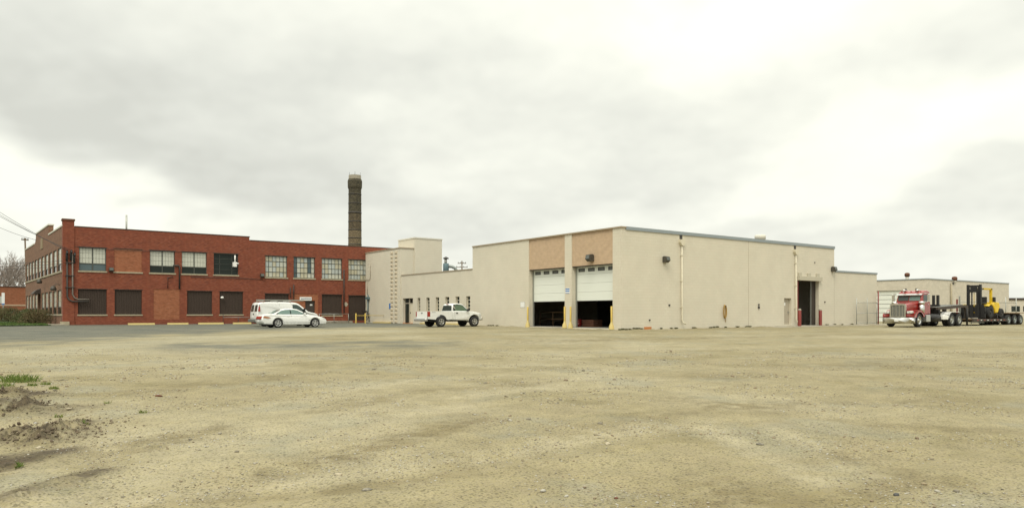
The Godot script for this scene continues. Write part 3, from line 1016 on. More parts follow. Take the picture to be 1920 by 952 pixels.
	for i in range(1, 6):
		var an := PI * 0.5 * i / 5.0
		pts.append(Vector2(g0 - 1.6 * (1.0 - cos(an)) , 8.5 + raise - raise * sin(an)))
	pts.reverse()
	prism(st, pts, -0.4, 0.0)
	var fw := put(st, "end_wall", M.brown_brick, o)
	fw.transform = T
	for q in [[g1, L - 0.3, 8.5], [g0, g1 + 0.05, 8.5 + raise], [0.0, g0 - 1.6, 8.5]]:
		var cs := S()
		box2(cs, Vector3(q[0], q[2], -0.45), Vector3(q[1], q[2] + 0.13, 0.05))
		put(cs, "coping", M.light_coping, o).transform = T
	for q in [[4.70, 0.14], [0.92, 0.12]]:
		var cs := S()
		box2(cs, Vector3(0.3, q[0] - q[1], -0.1), Vector3(L - 0.4, q[0] + 0.003, 0.06))
		put(cs, "sill", M.limestone, o).transform = T
	var pl := S()
	box2(pl, Vector3((g0 + g1) * 0.5 - 0.9, 7.55, 0.0), Vector3((g0 + g1) * 0.5 + 0.9, 8.6, 0.05))
	put(pl, "name_stone", M.worn_stone, o).transform = T
	# a lantern and a round hood lamp on the end facade
	for q in [[L * 0.60, 4.05], [L * 0.93, 3.1]]:
		var ls := S(true)
		lathe(ls, [Vector2(0, 0.3), Vector2(0.15, 0.26), Vector2(0.26, 0.0), Vector2(0.2, -0.1), Vector2(0, -0.12)], 12, Transform3D(Basis(), Vector3(q[0], q[1], 0.5)))
		tube(ls, [Vector3(q[0], q[1] + 0.3, 0.5), Vector3(q[0], q[1] + 0.45, 0.25), Vector3(q[0], q[1] + 0.4, 0.0)], 0.03, 6)
		put(ls, "hood_lamp", M.lamp_body, o).transform = T
	# remaining shell
	part_box(o, "roof", "dark_trim", Vector3(x0 + 0.4, 7.5, far_end.z), Vector3(x1, 7.7, ZB - 0.4))
	part_box(o, "back_wall", "brick", Vector3(far_end.x + 0.2, 0, far_end.z - 0.4), Vector3(x1, 8.1, far_end.z))
	part_box(o, "side_wall", "brick", Vector3(x1 - 0.4, 0, far_end.z), Vector3(x1, 8.1, ZB - 0.4))
	part_box(o, "interior_floor", "room_grey", Vector3(x0 + 0.8, 3.9, far_end.z + 1.0), Vector3(x1 - 0.5, 4.1, ZB - 0.45))
	# service conduits on the corner
	for q in [[6.52, 2.02], [6.92, 2.2]]:
		part_tube(o, "conduit", "worn_pipe" if q[0] > 6.6 else "dark_pipe", [Vector3(q[0], 6.1, ZB + 0.16), Vector3(q[0], q[1] + 0.45, ZB + 0.16), Vector3(q[0] + 0.12, q[1] + 0.15, ZB + 0.16), Vector3(q[0] + 0.4, q[1], ZB + 0.16), Vector3(8.15, q[1], ZB + 0.16)], 0.065, 8)
	for q in [[6.48, 6.2, 0.2], [6.8, 6.28, 0.22], [7.05, 6.05, 0.2]]:
		var hs := S(true)
		tube(hs, [Vector3(q[0], q[1] - 0.75, ZB + 0.18), Vector3(q[0], q[1] - 0.1, ZB + 0.18), Vector3(q[0] + 0.02, q[1] + 0.1, ZB + 0.26), Vector3(q[0] + 0.03, q[1] - 0.1, ZB + 0.42)], 0.08, 8)
		put(hs, "service_head", M.black_plastic, o)
	for yy in [5.3, 4.2, 3.2]: part_box(o, "pipe_strap", "dark_pipe", Vector3(6.38, yy, ZB + 0.07), Vector3(7.1, yy + 0.06, ZB + 0.24))
	part_tube(o, "wall_pipe", "dark_pipe", [Vector3(14.95, 5.42, ZB + 0.08), Vector3(15.42, 5.42, ZB + 0.08), Vector3(15.5, 5.3, ZB + 0.1), Vector3(15.5, 3.25, ZB + 0.1)], 0.07, 8)
	part_tube(o, "wall_pipe", "dark_pipe", [Vector3(14.5, 3.3, ZB + 0.06), Vector3(14.5, 4.3, ZB + 0.06), Vector3(14.95, 4.35, ZB + 0.06)], 0.035, 6)
	part_tube(o, "wall_pipe", "dark_pipe", [Vector3(31.7, 5.6, ZB + 0.08), Vector3(31.7, 1.0, ZB + 0.08)], 0.06, 8)
	part_tube(o, "wall_pipe", "dark_pipe", [Vector3(26.3, 3.9, ZB + 0.08), Vector3(26.3, 2.4, ZB + 0.08)], 0.05, 8)
	part_tube(o, "wall_pipe", "dark_pipe", [Vector3(25.95, 3.6, ZB + 0.08), Vector3(25.95, 2.6, ZB + 0.08)], 0.04, 8)
	part_tube(o, "cable", "wire", [Vector3(7.1, 6.75, ZB + 0.03), Vector3(11.0, 6.6, ZB + 0.03), Vector3(16.0, 6.72, ZB + 0.03)], 0.015, 5)
	part_tube(o, "cable", "wire", [Vector3(16.5, 4.42, ZB + 0.03), Vector3(21.0, 4.40, ZB + 0.03), Vector3(23.2, 4.35, ZB + 0.03)], 0.02, 5)
	# white vent box with a flue in the dark window
	var vx := xz(439, ZB)
	part_box(o, "vent_box", "white_paint", Vector3(vx - 0.17, 5.5, ZB - 0.12), Vector3(vx + 0.17, 5.95, ZB + 0.2))
	part_tube(o, "flue", "white_paint", [Vector3(vx + 0.02, 5.95, ZB + 0.08), Vector3(vx + 0.02, 6.6, ZB + 0.08)], 0.07, 8)
	part_tube(o, "flue", "white_paint", [Vector3(vx + 0.1, 5.85, ZB + 0.12), Vector3(vx + 0.3, 5.8, ZB + 0.3)], 0.06, 8)
	rebase(o, c0)
	flood_light(Vector3(xz(207, ZB), yz(506, 207, ZB), ZB), 0.0, "dark floodlight between the first window and the boarded brick panel")
	flood_light(Vector3(xz(490, ZB), yz(517, 490, ZB), ZB), 0.0, "dark floodlight on red brick beside the steel grid windows")
	# small white flood lamp on the lower boarded window
	var sx := xz(415, ZB)
	var lamp := thing("wall_lamp", "small white lamp on the brown boarded window, cable below it", "lamp", Vector3(sx, 2.5, ZB))
	var ls2 := S(true)
	lathe(ls2, [Vector2(0, 0.13), Vector2(0.12, 0.1), Vector2(0.15, -0.05), Vector2(0, -0.1)], 10)
	put(ls2, "lamp_head", M.white_paint, lamp).position.z = 0.16
	part_tube(lamp, "bracket", "white_paint", [Vector3(0, 0, 0.0), Vector3(0, 0, 0.16)], 0.03, 6)
	# sign over the door
	var sg := thing("door_sign", "long white sign with one dark line of lettering above the factory door", "sign", Vector3(xz(572.5, ZB), 2.32, ZB))
	part_box(sg, "sign_board", "sign_white", Vector3(-0.62, 0, -0.02), Vector3(0.62, 0.36, 0.05))
	var rr := RandomNumberGenerator.new()
	rr.seed = 4
	var x := -0.5
	while x < 0.5:
		var w := rr.randf_range(0.05, 0.09)
		part_box(sg, "letter", "sign_ink", Vector3(x, 0.12, 0.05), Vector3(x + w, 0.12 + rr.randf_range(0.09, 0.12), 0.053))
		x += w + 0.025
	var dm := thing("warning_sign", "tan diamond sign fixed on the brick pier", "sign", Vector3(xz(648, ZB), 1.95, ZB))
	var ds := S()
	prism(ds, [Vector2(-0.24, 0.05), Vector2(0, 0.28), Vector2(0.26, 0.02), Vector2(0.02, -0.26)], 0.01, 0.03)
	put(ds, "sign_board", M.pale_pipe, dm)
	# grey pipe railing along the door landing
	var ra := xz(598, ZB + 1.6); var rb := xz(653, ZB + 1.6)
	var rl := thing("pipe_railing", "grey pipe railing along the landing below the factory door", "railing", Vector3((ra + rb) * 0.5, 0, ZB + 1.6))
	var hw := (rb - ra) * 0.5
	for y in [0.95, 0.18]: part_tube(rl, "rail", "galvanised", [Vector3(-hw, y, 0), Vector3(hw, y, 0)], 0.028, 6)
	for i in 3: part_tube(rl, "post", "galvanised", [Vector3(-hw + hw * i, 0, 0), Vector3(-hw + hw * i, 0.97, 0)], 0.028, 6)
	# low landing behind it
	var ld := part_box(self, "door_landing", "concrete", Vector3(xz(545, ZB), 0, ZB + 0.01), Vector3(xz(650, ZB), 0.22, ZB + 1.45))
	ld.set_meta("kind", "structure")
	# second low railing by the fourth cover
	var r2 := thing("pipe_railing", "thin grey railing post and rail below the boarded windows behind the van", "railing", Vector3(xz(440, ZB + 0.8), 0, ZB + 0.8))
	part_tube(r2, "rail", "galvanised", [Vector3(-1.1, 0.62, 0), Vector3(1.6, 0.62, 0)], 0.025, 6)
	for px in [-1.1, 0.3, 1.6]: part_tube(r2, "post", "dark_pipe", [Vector3(px, 0, 0), Vector3(px, 0.9 if px < 0 else 0.63, 0)], 0.03, 6)
	var ms := thing("roof_mast", "thin pale mast standing on the brick factory roof", "mast", Vector3(xz(236, ZB - 3.0), 7.7, ZB - 3.0))
	part_tube(ms, "mast_pole", "galvanised", [Vector3(0, 0, 0), Vector3(0, yz(403, 236, ZB - 3.0) - 7.7, 0)], 0.08, 8)
	part_tube(ms, "mast_foot", "galvanised", [Vector3(0, 0, 0), Vector3(0, 0.5, 0)], 0.09, 8)
	build_chimney()

func facade_t(u: float, c0: Vector3, e: Vector3) -> float:      # distance from the far end where column u meets the end facade
	var a := D(u)
	var p := Vector2(e.x, e.z); var q := Vector2(c0.x - e.x, c0.z - e.z).normalized()
	var den := q.x * a.y - q.y * a.x
	return (p.y * a.x - p.x * a.y) / den

func build_chimney() -> void:
	var dd := 108.0
	var p := at(665.0, dd)
	var k := dd / FO
	var top := vy(336, dd)
	var o := thing("brick_chimney", "tall round soot-stained brick chimney with iron bands and corbelled top", "chimney", p)
	var r1 := 11.8 * k; var r0 := r1 * 1.1
	var st := S()
	var ya := vy(431, dd); var yb := vy(398, dd)
	lathe(st, [Vector2(r0, 0), Vector2(lerpf(r0, r1, ya / top), ya)], 24)
	put(st, "shaft_section", M.chimney_brick, o)
	st = S()
	lathe(st, [Vector2(lerpf(r0, r1, ya / top), ya), Vector2(lerpf(r0, r1, yb / top), yb)], 24)
	put(st, "shaft_section", M.brown_stone, o)
	st = S()
	lathe(st, [Vector2(lerpf(r0, r1, yb / top), yb), Vector2(r1, top - 1.5), Vector2(r1 * 1.12, top - 1.2), Vector2(r1 * 1.14, top - 0.3), Vector2(r1 * 1.02, top)], 24)
	put(st, "shaft_section", M.sooty_brick, o)
	st = S()
	lathe(st, [Vector2(r1 * 0.98, top), Vector2(r1 * 0.96, top + 0.55), Vector2(r1 * 0.72, top + 0.55), Vector2(r1 * 0.7, top - 1.0)], 20)
	put(st, "rim", M.concrete, o)
	for v in [364, 381, 398, 415, 431, 446, 458]:
		var y := vy(v, dd)
		var r := lerpf(r0, r1, y / top)
		var w := 0.10 if v != 398 else 0.2
		st = S(true)
		lathe(st, [Vector2(r - 0.02, y - w), Vector2(r + 0.03, y - w), Vector2(r + 0.03, y + w * 0.2), Vector2(r - 0.02, y + w * 0.2)], 20)
		put(st, "iron_band", M.dark_pipe, o)
	for i in 4:
		var an := 0.4 + TAU * i / 4.0
		part_tube(o, "lightning_rod", "dark_pipe", [Vector3(cos(an) * r1 * 0.85, top + 0.5, sin(an) * r1 * 0.85), Vector3(cos(an) * r1 * 0.85, top + 1.0, sin(an) * r1 * 0.85)], 0.02, 5)

func flood_light(p: Vector3, turn: float, label: String, k := 1.0) -> void:
	var o := thing("flood_light", label, "floodlight", p, turn, "floodlights on the walls")
	var st := S()
	prism(st, [Vector2(0.0, -0.16), Vector2(0.0, 0.16), Vector2(0.12, 0.22), Vector2(0.30, 0.18), Vector2(0.36, -0.05), Vector2(0.2, -0.18)], -0.17, 0.17, Transform3D(Basis(Vector3(0, 0, 1), Vector3(0, 1, 0), Vector3(-1, 0, 0)).scaled(Vector3.ONE * k), Vector3.ZERO))
	put(st, "housing", M.lamp_body, o)
	var g := S()
	quad(g, Vector3(-0.14, -0.04, 0.366) * k, Vector3(-0.14, 0.15, 0.318) * k, Vector3(0.14, 0.15, 0.318) * k, Vector3(0.14, -0.04, 0.366) * k)
	put(g, "lens", M.lamp_glass, o)
	part_box(o, "bracket", "lamp_body", Vector3(-0.08, -0.08, -0.01) * k, Vector3(0.08, 0.08, 0.06) * k)

# ------------------------------------------------------------------ cream buildings
func build_cream_buildings() -> void:
	var zs := zx(750, XG); var za := zx(886, XG)
	# stair block beside the factory
	var o := thing("stair_block", "cream block stair tower with two columns of raised square stones", "building")
	var hs := 7.44
	part_box(o, "wall", "cream_block", Vector3(XG, 0, ZB + 0.01), Vector3(38.6, hs, zs))
	part_box(o, "coping", "tan_coping", Vector3(XG - 0.06, hs, ZB + 0.05), Vector3(XG + 0.35, hs + 0.10, zs + 0.06))
	part_box(o, "coping", "tan_coping", Vector3(XG + 0.35, hs, zs - 0.3), Vector3(38.6, hs + 0.10, zs + 0.06))
	var rs := S()
	rings(rs, [poly_ring(PackedVector2Array([Vector2(-0.26, -0.125), Vector2(-0.26, 0.125), Vector2(0.26, 0.125), Vector2(0.26, -0.125)]), 0.0), poly_ring(PackedVector2Array([Vector2(-0.25, -0.115), Vector2(-0.25, 0.115), Vector2(0.25, 0.115), Vector2(0.25, -0.115)]), 0.05), poly_ring(PackedVector2Array([Vector2(-0.18, -0.07), Vector2(-0.18, 0.07), Vector2(0.18, 0.07), Vector2(0.18, -0.07)]), 0.075)], true)
	rs.generate_normals()
	var rm := rs.commit()
	for q in [734.6, 742.4]:
		var z := zx(q, XG)
		for i in 18:
			var b := put_mesh(rm, "raised_stone", M.relief_stone, o, Vector3(XG, 0.18 + i * 0.405, z))
			b.rotation_degrees.y = -90
	part_box(o, "base_kerb", "pale_yellow_paint", Vector3(XG - 0.22, 0, zx(702, XG)), Vector3(XG, 0.12, zx(733, XG)))
	# conduits and meter
	var zc := zx(691, XG)
	part_tube(o, "conduit", "blue_steel", [Vector3(XG - 0.1, 3.0, zc), Vector3(XG - 0.1, 0.9, zc), Vector3(XG - 0.14, 0.5, zc - 0.3)], 0.06, 8)
	part_tube(o, "conduit", "pale_pipe", [Vector3(XG - 0.07, 4.6, zc - 0.2), Vector3(XG - 0.07, 3.0, zc - 0.2)], 0.03, 6)
	part_tube(o, "conduit", "pale_pipe", [Vector3(XG - 0.07, 6.2, zc + 0.5), Vector3(XG - 0.07, 4.7, zc + 0.5), Vector3(XG - 0.07, 4.6, zc + 0.3), Vector3(XG - 0.07, 4.6, zc - 0.9)], 0.03, 6)
	part_box(o, "meter_box", "blue_steel", Vector3(XG - 0.24, 2.5, zc - 0.35), Vector3(XG, 2.75, zc + 0.35))
	part_tube(o, "gas_pipe", "dark_pipe", [Vector3(XG - 0.15, 0.1, zc + 0.4), Vector3(XG - 0.2, 1.0, zc + 0.4), Vector3(XG - 0.2, 1.25, zc - 0.1), Vector3(XG - 0.2, 1.25, zc - 1.0), Vector3(XG - 0.2, 0.3, zc - 1.1)], 0.05, 8)
	part_tube(o, "hose_loop", "black_plastic", circle_pts(Vector3(XG - 0.2, 0.75, zc - 0.1), 0.42, 18), 0.04, 6)
	part_box(o, "blue_plate", "sign_blue", Vector3(XG - 0.03, 1.45, zx(729.5, XG)), Vector3(XG, 2.0, zx(732, XG)))
	rebase(o, Vector3(XG, 0, zs))
	# penthouse tower behind it
	o = thing("lift_tower", "plain square cream tower rising behind the stair block", "building")
	var xt := 35.75; var zt := -65.75
	part_box(o, "wall", "cream_block", Vector3(xt, 0, -69.3), Vector3(38.9, 8.5, zt))
	part_box(o, "coping", "light_coping", Vector3(xt - 0.05, 8.5, -69.35), Vector3(38.95, 8.62, zt + 0.05))
	rebase(o, Vector3(xt, 0, zt))
	# low annex with six slit windows
	o = thing("low_annex", "low cream block annex with six narrow windows and a glazed door", "building")
	var xa := XG + 0.10
	var holes := []
	var z0 := zs + 0.005
	for q in [[415, 455], [575, 623], [745, 795], [918, 977], [1105, 1162], [1295, 1355]]:
		var a := zx(740 + q[0] / 9.6, xa) - 0.1; var b := zx(740 + q[1] / 9.6, xa) + 0.02
		holes.append(Rect2(a - z0, 1.18, b - a, 1.29))
		var st := S()
		var T := Transform3D(Basis(Vector3(0, 0, 1), Vector3.UP, Vector3(-1, 0, 0)), Vector3(xa + 0.2, 0, 0))
		var w := b - a
		for r in [[0, 0, 0.04, 1.29], [w - 0.04, 0, w, 1.29], [0.04, 0, w - 0.04, 0.04], [0.04, 1.25, w - 0.04, 1.29], [0.04, 0.30, w - 0.04, 0.345], [0.04, 0.62, w - 0.04, 0.665], [0.04, 0.94, w - 0.04, 0.985]]:
			box(st, Vector3(a + (r[0] + r[2]) * 0.5, 1.18 + (r[1] + r[3]) * 0.5, 0), Vector3(r[2] - r[0], r[3] - r[1], 0.06))
		var f := put(st, "window", M.cream_paint, o)
		f.transform = T
		for j in 4:
			var p := S()
			box(p, Vector3(a + w * 0.5, 1.18 + 0.17 + j * 0.32, -0.01), Vector3(w - 0.08, 0.27, 0.01))
			put(p, "pane", M.dark_glass, f)
	var da := zx(755, xa); var db := zx(774, xa)
	holes.append(Rect2(da - z0, 0.05, db - da, 2.42))
	var st2 := S()
	wall(st2, Vector3(xa, 0, z0), Vector3(0, 0, 1), za - z0, 4.72, Vector3(-1, 0, 0), 0.3, holes)
	put(st2, "wall", M.cream_block, o)
	var xd := xa + 0.24
	var dm := (da * 0.55 + db * 0.45)
	for q in [[da, dm, 0.1, 1.95, "dark_glass"], [da, dm, 2.02, 2.44, "dark_glass"], [dm + 0.06, db, 2.02, 2.44, "dark_glass"], [dm + 0.06, db, 0.06, 1.98, "cream_paint"]]:
		var leaf := part_box(o, "door_leaf" if q[3] < 2.0 else "transom", q[4], Vector3(xd, q[2], q[0] + 0.09), Vector3(xd + 0.05, q[3], q[1] - 0.05))
		if q[4] == "cream_paint": part_box(leaf, "handle", "dark_pipe", Vector3(xd - 0.05, 1.0, q[0] + 0.14), Vector3(xd, 1.12, q[0] + 0.2))
	var fs := S()
	for q in [[da, da + 0.09, 0.05, 2.47], [db - 0.05, db, 0.05, 2.47], [dm - 0.05, dm + 0.15, 0.05, 2.47], [da + 0.09, dm - 0.05, 1.95, 2.02], [dm + 0.15, db - 0.05, 1.98, 2.02]]:
		box2(fs, Vector3(xd - 0.03, q[2], q[0]), Vector3(xd + 0.06, q[3], q[1]))
	put(fs, "door_frame", M.pale_pipe, o)
	part_box(o, "threshold", "orange_stain", Vector3(xa - 0.02, 0, da), Vector3(xd + 0.1, 0.06, db))
	part_box(o, "coping", "tan_coping", Vector3(xa - 0.05, 4.72, z0 + 0.06), Vector3(xa + 0.35, 4.80, za - 0.01))
	part_box(o, "roof", "room_grey", Vector3(xa + 0.3, 4.2, z0), Vector3(60, 4.4, za))
	part_box(o, "base_kerb", "pale_yellow_paint", Vector3(XG - 0.2, 0, zx(790, XG)), Vector3(xa, 0.12, zx(868, XG)))
	rebase(o, Vector3(xa, 0, za))
	build_garage(za)

func circle_pts(c: Vector3, r: float, n: int) -> Array:
	var p := []
	for i in n + 1:
		var a := TAU * i / n
		p.append(c + Vector3(0, cos(a) * r, sin(a) * r))
	return p

func build_garage(za: float) -> void:
	var o := thing("cream_garage", "tall cream block garage with two tan panels over half-raised white doors", "building")
	var H := 6.58
	var b1 := zx(991.5, XG); var b2 := zx(1059, XG); var b3 := zx(1072, XG); var b4 := zx(1149, XG)
	var xe := xz(1565, ZG)
	part_box(o, "front_wall", "cream_block", Vector3(XG, 0, za), Vector3(XG + 0.5, H, b1))
	part_box(o, "pier", "cream_block", Vector3(XG, 0, b2), Vector3(XG + 0.5, H, b3))
	part_box(o, "pier", "cream_block", Vector3(XG, 0, b4), Vector3(XG + 0.5, H, ZG))
	for q in [[b1, b2], [b3, b4]]:
		part_box(o, "tan_panel", "tan_block", Vector3(XG + 0.06, 4.30, q[0]), Vector3(XG + 0.36, H, q[1]))
		part_box(o, "lintel", "dark_trim", Vector3(XG + 0.07, 4.24, q[0]), Vector3(XG + 0.36, 4.30, q[1]))
		# door track and jamb angles
		part_box(o, "jamb", "galvanised", Vector3(XG + 0.36, 0, q[0]), Vector3(XG + 0.46, 4.28, q[0] + 0.10))
		var dr := Node3D.new()
		dr.name = "overhead_door"
		o.add_child(dr, true)
		var y := 1.88
		var ph := 0.615
		for i in 4:
			var st := S()
			wall(st, Vector3(XG + 0.44, y, q[0] + 0.04), Vector3(0, 0, 1), q[1] - q[0] - 0.06, ph - 0.012, Vector3(-1, 0, 0), 0.05, door_lights(q[1] - q[0] - 0.06) if i == 3 else [])
			put(st, "door_section", M.white_door, dr)
			if i < 3:
				for yy in [0.2, 0.41]:
					part_box(dr, "groove_rib", "white_door", Vector3(XG + 0.434, y + yy, q[0] + 0.06), Vector3(XG + 0.44, y + yy + 0.012, q[1] - 0.04))
			else:
				for r in door_lights(q[1] - q[0] - 0.06):
					var cz: float = q[0] + 0.04 + r.position.x + r.size.x * 0.5
					var ws := S()
					wall(ws, Vector3(XG + 0.43, y + r.position.y - 0.02, cz - r.size.x * 0.5 - 0.03), Vector3(0, 0, 1), r.size.x + 0.06, r.size.y + 0.04, Vector3(-1, 0, 0), 0.03, [Rect2(0.06, 0.045, r.size.x - 0.06, r.size.y - 0.05)])
					var wf := put(ws, "door_window", M.black_plastic, dr)
					part_box(wf, "pane", "grey_plastic", Vector3(XG + 0.452, y + r.position.y, cz - r.size.x * 0.5), Vector3(XG + 0.458, y + r.end.y, cz + r.size.x * 0.5))
			y += ph
		part_box(dr, "bottom_seal", "black_plastic", Vector3(XG + 0.43, 1.84, q[0] + 0.04), Vector3(XG + 0.5, 1.88, q[1] - 0.02))
	# long wall
	var sd0 := xz(1471, ZG); var sd1 := xz(1484.5, ZG); var bd0 := xz(1496, ZG); var bd1 := xz(1536, ZG)
	var st := S()
	var hy := yz(525.5, 1500, ZG)
	wall(st, Vector3(XG + 0.5, 0, ZG), Vector3.RIGHT, xe - XG - 0.5, H, Vector3.BACK, 0.3, [Rect2(sd0 - XG - 0.5, 0.12, sd1 - sd0, 2.08), Rect2(bd0 - XG - 0.5, 0.02, bd1 - bd0, hy - 0.02)])
	put(st, "long_wall", M.cream_block, o)
	part_box(o, "end_wall", "cream_block", Vector3(xe - 0.3, 0, za), Vector3(xe, H, ZG - 0.3))
	part_box(o, "back_wall", "cream_block", Vector3(XG + 0.5, 0, za), Vector3(xe - 0.3, H - 0.1, za + 0.3))
	part_box(o, "roof", "room_grey", Vector3(XG + 0.36, 6.0, za + 0.3), Vector3(xe - 0.3, 6.25, ZG - 0.3))
	part_box(o, "floor", "slab_grey", Vector3(XG + 0.02, 0.0, za + 0.3), Vector3(xe - 0.35, 0.03, ZG - 0.02))
	part_box(o, "inner_partition", "room_grey", Vector3(XG + 14.0, 0, za + 0.3), Vector3(XG + 14.2, 6.0, ZG - 0.3))
	# copings
	part_box(o, "coping", "tan_coping", Vector3(XG - 0.07, H, za), Vector3(XG + 0.4, H + 0.09, ZG + 0.07))
	part_box(o, "coping", "blue_coping", Vector3(XG + 0.4, H - 0.12, ZG), Vector3(xe + 0.04, H + 0.10, ZG + 0.06))
	part_box(o, "coping", "blue_coping", Vector3(xe, H - 0.12, za), Vector3(xe + 0.05, H + 0.10, ZG))
	# movement joints
	for u in [1404.0]:
		part_box(o, "movement_joint", "tan_coping", Vector3(xz(u, ZG) - 0.012, 0.0, ZG), Vector3(xz(u, ZG) + 0.012, H - 0.12, ZG + 0.004))
	part_box(o, "movement_joint", "pale_pipe", Vector3(xe - 0.012, 0.0, ZG), Vector3(xe + 0.012, 4.5, ZG + 0.004))
	# rainwater pipes with hoppers
	for u in [1277.0, 1491.0]:
		var x := xz(u, ZG)
		part_box(o, "scupper", "dark_pipe", Vector3(x - 0.13, H - 0.42, ZG), Vector3(x + 0.13, H - 0.14, ZG + 0.03))
		var hp := S()
		prism(hp, [Vector2(-0.24, 0.0), Vector2(-0.24, 0.2), Vector2(0.24, 0.2), Vector2(0.24, 0.0), Vector2(0.09, -0.22), Vector2(-0.09, -0.22)], 0.0, 0.22, Transform3D(Basis(), Vector3(x, H - 0.66, ZG)))
		put(hp, "hopper", M.cream_paint, o)
		part_tube(o, "downpipe", "cream_paint", [Vector3(x, H - 0.8, ZG + 0.11), Vector3(x, 0.55, ZG + 0.11), Vector3(x + 0.05, 0.35, ZG + 0.16), Vector3(x + 0.2, 0.25, ZG + 0.3)], 0.055, 8)
		for y in [5.0, 3.2, 1.4]: part_box(o, "pipe_strap", "cream_paint", Vector3(x - 0.07, y, ZG), Vector3(x + 0.07, y + 0.05, ZG + 0.172))
	# steel entry door
	part_box(o, "entry_door", "pale_pipe", Vector3(sd0, 0.12, ZG - 0.26), Vector3(sd1, 2.2, ZG - 0.2))
	part_box(o, "door_notice", "sign_white", Vector3(sd0 + 0.15, 1.62, ZG - 0.199), Vector3(sd0 + 0.45, 1.85, ZG - 0.19))
	part_box(o, "door_handle", "galvanised", Vector3(sd1 - 0.2, 1.0, ZG - 0.2), Vector3(sd1 - 0.12, 1.15, ZG - 0.13))
	# tall doorway: header beam with three brackets, red steel edge, track inside
	part_box(o, "header_beam", "pale_concrete", Vector3(bd0 - 0.05, hy, ZG + 0.002), Vector3(bd1 + 0.2, hy + 0.32, ZG + 0.22))
	for i in 3:
		var bx: float = lerpf(bd0 + 0.25, bd1 - 0.25, i / 2.0)
		part_box(o, "bracket", "pale_concrete", Vector3(bx - 0.2, hy + 0.32, ZG), Vector3(bx + 0.2, hy + 0.62, ZG + 0.12))
	part_box(o, "jamb_edge", "red_paint", Vector3(bd0, 0.02, ZG - 0.3), Vector3(bd0 + 0.08, hy, ZG + 0.03))
	part_box(o, "door_track", "galvanised", Vector3(bd1 - 0.6, 0.02, ZG - 0.42), Vector3(bd1 - 0.53, hy, ZG - 0.35))
	part_box(o, "sliding_door", "dark_trim", Vector3(bd1 - 0.5, 0.05, ZG - 0.40), Vector3(bd1 + 1.6, hy + 0.1, ZG - 0.34))
	part_box(o, "rust_patch", "orange_stain", Vector3(xz(1208, ZG), -0.12, ZG), Vector3(xz(1221, ZG), 0.09, ZG + 0.05))
	# small wall fittings
	for q in [[1255, 572, 0.06], [1218, 600, 0.05], [1423, 571, 0.06], [1423, 576, 0.09], [1528, 492, 0.04], [1547, 566, 0.05]]:
		var x := xz(q[0], ZG); var y := yz(q[1], q[0], ZG)
		part_box(o, "wall_fitting", "dark_pipe", Vector3(x - q[2], y - q[2], ZG), Vector3(x + q[2], y + q[2], ZG + 0.06))
	part_box(o, "footing", "cream_block", Vector3(XG, -0.35, za), Vector3(XG + 0.5, 0.0, ZG))
	part_box(o, "footing", "cream_block", Vector3(XG + 0.5, -0.35, ZG - 0.3), Vector3(xe, 0.0, ZG))
	rebase(o, Vector3(XG, 0, ZG))
	# lower wing past the garage
	var x2 := xz(1645, ZG)
	o = thing("low_wing", "lower cream block wing beyond the tall garage, blue-grey roof edge", "building")
	part_box(o, "wall", "cream_block", Vector3(xe + 0.002, 0, -60), Vector3(x2, 4.52, ZG - 0.004))
	part_box(o, "coping", "blue_coping", Vector3(xe + 0.06, 4.52, -60), Vector3(x2 + 0.04, 4.66, ZG + 0.05))
	rebase(o, Vector3(xe, 0, ZG))
	# floodlights
	flood_light(Vector3(XG + 0.06, yx(484, 1109, XG), zx(1109, XG)), -90.0, "large dark floodlight on the tan panel over the overhead door", 1.25)
	flood_light(Vector3(xz(1246, ZG), yz(487, 1246, ZG), ZG), 0.0, "dark floodlight beside a downpipe on the blank cream wall", 1.1)
	flood_light(Vector3(xz(1561, ZG), yz(505, 1561, ZG), ZG), 0.0, "dark floodlight at the end of the tall cream wall", 1.1)
	# roof vent
	var vp := Vector3(xz(1426, ZG - 1.6), 6.58, ZG - 1.6)
	var vt := thing("roof_vent", "round white vent on the cream garage roof", "vent", vp)
	var vs := S(true)
	lathe(vs, [Vector2(0.38, 0), Vector2(0.38, 0.35), Vector2(0.43, 0.37), Vector2(0.43, 0.66), Vector2(0.36, 0.72), Vector2(0, 0.75)], 20)
	put(vs, "cowl", M.light_coping, vt)
	vs = S()
	box2(vs, Vector3(-0.5, -0.33, -0.5), Vector3(0.5, 0.1, 0.5))
	put(vs, "kerb", M.galvanised, vt)
	# things inside the garage
	var gx := XG + 2.2
	var gr := thing("guard_rail", "yellow pipe guard rail inside the open garage door, colour darkened to brown for the shade indoors", "guard rail", Vector3(gx, 0.03, zx(1010, gx) + 0.2))
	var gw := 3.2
	for y in [1.05, 0.52]: part_tube(gr, "rail", "deck_timber", [Vector3(0, y, 0), Vector3(0, y, gw)], 0.035, 8)  # yellow rail and posts coloured brown: the dimness indoors is painted in
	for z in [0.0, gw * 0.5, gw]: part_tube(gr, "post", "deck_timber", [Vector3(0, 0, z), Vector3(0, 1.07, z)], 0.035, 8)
	var dx := XG + 1.3
	var dp := Vector3(dx, 0.03, zx(1084, dx))
	var drum := thing("red_drum", "red drum just inside the second garage door", "drum", dp)
	var s3 := S(true)
	lathe(s3, [Vector2(0, 0), Vector2(0.28, 0), Vector2(0.28, 0.16), Vector2(0.3, 0.18), Vector2(0.28, 0.2), Vector2(0.28, 0.36), Vector2(0.3, 0.38), Vector2(0.28, 0.4), Vector2(0.28, 0.52), Vector2(0, 0.52)], 16)
	put(s3, "barrel", M.truck_red, drum)
	s3 = S()
	lathe(s3, [Vector2(0.26, 0.52), Vector2(0.26, 0.55), Vector2(0, 0.55)], 16)
	put(s3, "lid", M.red_paint, drum)
